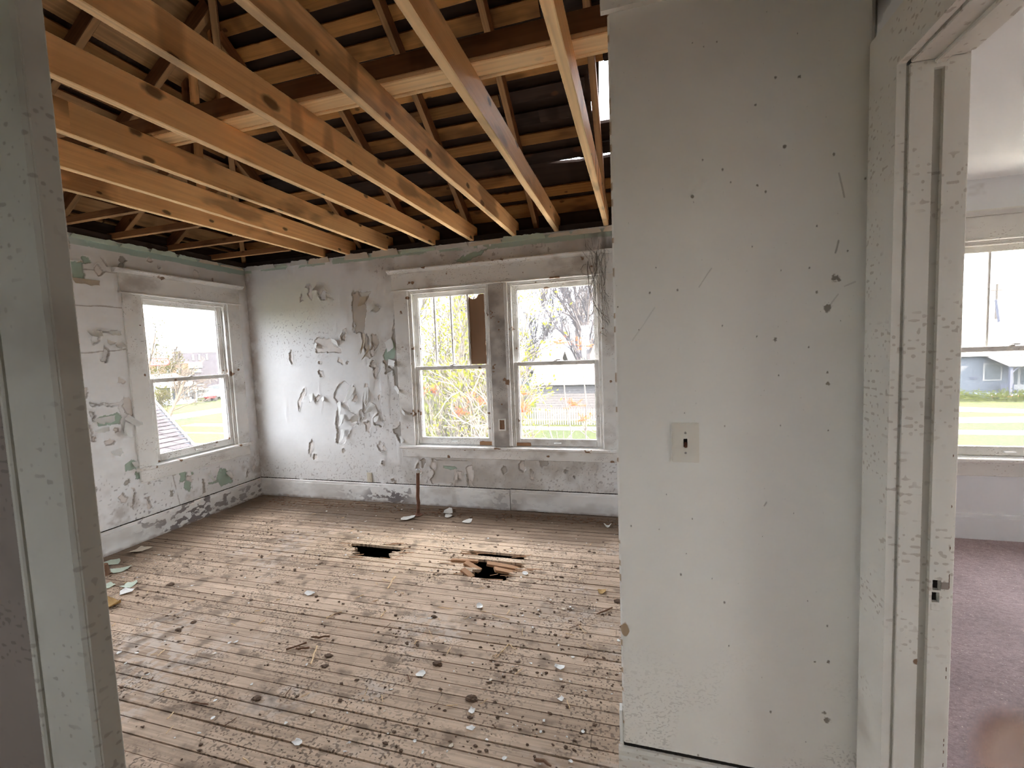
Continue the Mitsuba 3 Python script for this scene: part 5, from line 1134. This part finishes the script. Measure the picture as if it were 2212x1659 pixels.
one('porch_bench', 'dark bench on the porch of the blue grey house', 'bench', join([cbox(26.2, 27.0, 40.9, 41.3, G_ + .45, G_ + .52, .01), cbox(26.2, 27.0, 41.28, 41.34, G_ + .52, G_ + .9, .01)] + [cbox(x, x + .06, y, y + .06, G_ + .22, G_ + .46, .005) for x in (26.2, 26.94) for y in (40.9, 41.26)]), 'dark_trim')
one('utility_pole', 'thin utility pole above the roof of the blue grey house', 'utility pole', join([tube([(36.2, 58, G_), (36.2, 58, 6.6)], .10, 8), cbox(35.7, 36.7, 57.95, 58.05, 5.9, 6.0, .01)]), 'bark')
q = np.random.default_rng(91)
one('hedge', 'low green hedge along the porch of the blue grey house', 'hedge', leaves([(np.array([q.uniform(19, 33), q.uniform(37.6, 39.2), G_ + q.uniform(.05, .5)]), np.array([0, 0, 1.])) for _ in range(900)], 5000, .16, 92, .12), 'leaf_dull', kind='stuff')
# left view
t = house('porch_house', 'small white porch house across the street in the left window', -60.5, -54.6, 38.2, 42.4, 2.35, 'siding_white', 'roof_white', 'y', 1.2, [(39.2, .9, .8, 1.1)], 'x')
part(t, 'porch_roof', cbox(-54.7, -52.6, 38.4, 42.6, G_ + 2.10, G_ + 2.22, .02), 'roof_white'); part(t, 'porch_floor', cbox(-54.7, -52.7, 38.4, 41.6, G_, G_ + .45, .02), 'porch_deck')
for y in (38.5, 39.5, 40.5, 41.5): part(t, 'porch_post', cbox(-52.85, -52.72, y, y + .13, G_ + .4, G_ + 2.12, .01), 'paint_white')
part(t, 'door', cbox(-54.62, -54.55, 39.9, 40.6, G_ + .45, G_ + 2.1, .01), 'dark_trim')
def car(label, at, deg, body, L_=4.4, H_=1.45):
    t = thing('car', label, 'car'); s = L_ / 4.4
    prof = sg.Polygon([(-2.2, .35), (-2.2, .75), (-2.05, .88), (-1.45, .93), (-.85, 1.38), (-.3, H_), (.75, H_), (1.5, 1.02), (2.0, .95), (2.2, .75), (2.2, .35)]).buffer(-.05).buffer(.05)
    gl = sg.Polygon([(-1.25, .95), (-.80, 1.30), (-.28, H_ - .08), (.70, H_ - .08), (1.30, 1.0)])
    c, sn = math.cos(math.radians(deg)), math.sin(math.radians(deg))
    fn = lambda x, y, z: (at[0] + s * (x * c - z * sn), at[1] + s * (x * sn + z * c), G_ + .02 + s * y)
    b = extrude(prof, 1.7); b[0][:, 2] -= .85; part(t, 'body', swap(b, fn), body)
    g2 = extrude(gl, 1.72); g2[0][:, 2] -= .86; part(t, 'window', swap(g2, fn), 'window_dark')
    for x in (-1.35, 1.35):
        for z in (-.86, .66):
            w_ = lathe([(0, 0), (.22, 0), (.33, .02), (.33, .18), (.22, .2), (0, .2)], 16)
            part(t, 'wheel', swap(swap(w_, lambda a, b, c2: (a, b, c2)), lambda a, b, c2: fn(x + a, .33 + b, z + c2)), 'tyre')
car('silver parked car left of the red quad bike beyond the left window', (-54.9, 44.3), 40, 'car_silver'); car('dark parked car right of the red quad bike beyond the left window', (-54.0, 48.6), 30, 'car_dark')
car('white parked car behind the others beyond the left window', (-59.5, 50.6), 20, 'car_white', 4.8, 1.5); car('pale parked car behind the porch posts of the porch house', (-59.2, 46.6), 60, 'car_silver')
t = thing('quad_bike', 'red quad bike standing in front of the parked cars beyond the left window', 'quad bike')
bx, by = -51.8, 42.6
qb = lambda m: (m[0] * .72 + np.array([bx, by, G_ + .02]), m[1])
part(t, 'body', qb(join([cbox(-.35, .35, -.75, .75, .5, .8, .08), cbox(-.2, .2, -.5, .1, .78, .98, .08), cbox(-.4, .4, .35, .8, .78, .92, .05), cbox(-.4, .4, -.95, -.5, .74, .88, .05)])), 'car_red')
for x in (-.42, .42):
    for y in (-.62, .62): part(t, 'wheel', qb(swap(lathe([(0, -.1), (.2, -.1), (.29, -.07), (.29, .07), (.2, .1), (0, .1)], 14), lambda a, b, c2: (x + c2, y + a, .29 + b))), 'tyre')
part(t, 'handlebar', qb(tube([(-.35, .25, 1.12), (0, .4, 1.0), (.35, .25, 1.12)], .025, 6)), 'tyre')
# capsule sign on posts, half behind the casing
t = thing('roadside_sign', 'red and white capsule shaped sign on posts at the left edge of the left window', 'sign')
def facing(px, py, pz):
    d = np.array([px, py, 0.]); d /= np.linalg.norm(d); s = np.array([d[1], -d[0], 0])       # right as seen from the house
    return lambda x, y, z: (px + s[0] * x - d[0] * z, py + s[1] * x - d[1] * z, pz + y)
fn = facing(-61.0, 42.75, 2.05)
cap = sg.LineString([(-1.15, 0), (1.15, 0)]).buffer(.48)
part(t, 'rim', swap(extrude(cap, .2), fn), 'sign_red'); part(t, 'face', swap(extrude(cap.buffer(-.13), .03, .2), fn), 'sign_white')
tm = meshkit.text_mesh('CONOCO', .46, .02, bold=True); v = np.asarray(tm.vertices).copy(); v[:, 0] -= v[:, 0].mean() - .0; sc_ = 2.45 / np.ptp(v[:, 0]); v[:, 0] = (v[:, 0] - (v[:, 0].max() + v[:, 0].min()) / 2) * sc_; v[:, 1] -= .23; v[:, 2] += .235
part(t, 'lettering', swap((v, np.asarray(tm.faces)), fn), 'sign_red')
for x in (-.55, .30): part(t, 'post', swap(tube([(x, 3.0, -.05), (x, -5.25, -.05)], .09, 8), fn), 'siding_grey')
t = thing('billboard_building', 'dark flat roofed building with a white billboard beyond the left window', 'building')
fn = facing(-75.5, 59.2, 0)
bb = swap(extrude(sg.box(-2.4, G_, 4.2, 3.75), 6.0, -6.0), fn); part(t, 'wall', bb, 'billboard_dark')
part(t, 'parapet', swap(extrude(sg.box(-2.5, 3.6, 4.3, 3.95), 6.1, -6.05), fn), 'siding_grey')
part(t, 'billboard', swap(extrude(sg.box(-1.1, .9, 1.45, 1.95), .15, .1), fn), 'sign_white'); part(t, 'billboard', swap(extrude(sg.box(-1.0, .1, 1.2, .75), .1, .1), fn), 'siding_blue')
part(t, 'light_pole', swap(tube([(-1.45, G_, .6), (-1.45, 2.9, .6)], .07, 6), fn), 'paint_white')
for x in (.1, 1.0, 2.1): part(t, 'wall_lamp', swap(extrude(sg.box(x, 2.3, x + .28, 3.3), .12, .05), fn), 'siding_white')
part(t, 'roof_unit', swap(extrude(sg.box(-.6, 3.9, .1, 4.5), .8, -3), fn), 'siding_grey')
t = thing('brown_store', 'low brown building with a pink awning far beyond the left window', 'building')
fn = facing(-74, 53.6, 0)
part(t, 'wall', swap(extrude(sg.box(-4.2, G_, 3.0, 1.9), 5.0, -5.0), fn), 'brick_far'); part(t, 'awning', swap(extrude(sg.box(-1.0, -.9, 3.0, -.55), .8, .0), fn), 'porch_edge_red'); part(t, 'roof_edge', swap(extrude(sg.box(-4.3, 1.8, 3.1, 2.05), 5.2, -5.1), fn), 'roof_white')
for z in (0., 1.3, -1.6, -2.6): part(t, 'window', swap(extrude(sg.box(z, .2, z + .6, 1.1), .05, 0), fn), 'window_dark')
# ---------------------------------------------------------------- the fingertip in front of the lens, lower right
RM = np.stack([math.cos(ROLL) * _r + math.sin(ROLL) * _u, _up, -_f], 1)        # camera axes as a place to hold a hand: right, up, back
t = thing('finger', 'blurred pink fingertip at the bottom right corner, close to the viewer', 'finger')
jo = np.array([[.0442, -.0322, -.034], [.056, -.0455, -.035], [.072, -.066, -.034], [.094, -.094, -.028]]); rad = [.0052, .0068, .0074, .0082]
import manifold3d as m3
parts_ = []
for a, b, ra, rb in zip(jo[:-1], jo[1:], rad[:-1], rad[1:]):
    s1 = m3.Manifold.sphere(ra, 24).translate(a.tolist()); s2 = m3.Manifold.sphere(rb, 24).translate(b.tolist())
    parts_.append(m3.Manifold.batch_hull([s1, s2]))
mm = m3.Manifold.batch_boolean(parts_, m3.OpType.Add).refine_to_length(.002).to_mesh()
tm = trimesh.Trimesh(np.asarray(mm.vert_properties)[:, :3], np.asarray(mm.tri_verts)); trimesh.smoothing.filter_taubin(tm, iterations=8)
part(t, 'skin', (EYE + np.asarray(tm.vertices) @ RM.T, np.asarray(tm.faces)), 'skin', smooth=True)
nl = blob((0, 0, 0), 1, 3, (1, 1, 1), 2, .0); nv = nl[0] * [.0036, .0048, .0012]
ang_ = math.atan2(jo[0, 1] - jo[1, 1], jo[0, 0] - jo[1, 0]) - math.pi / 2
c0, s0 = math.cos(ang_), math.sin(ang_)
nv = np.stack([nv[:, 0] * c0 - nv[:, 1] * s0, nv[:, 0] * s0 + nv[:, 1] * c0, nv[:, 2]], 1) + jo[0] + [.0010, -.0012, -.0048]
part(t, 'fingernail', (EYE + nv @ RM.T, nl[1]), 'nail', smooth=True)
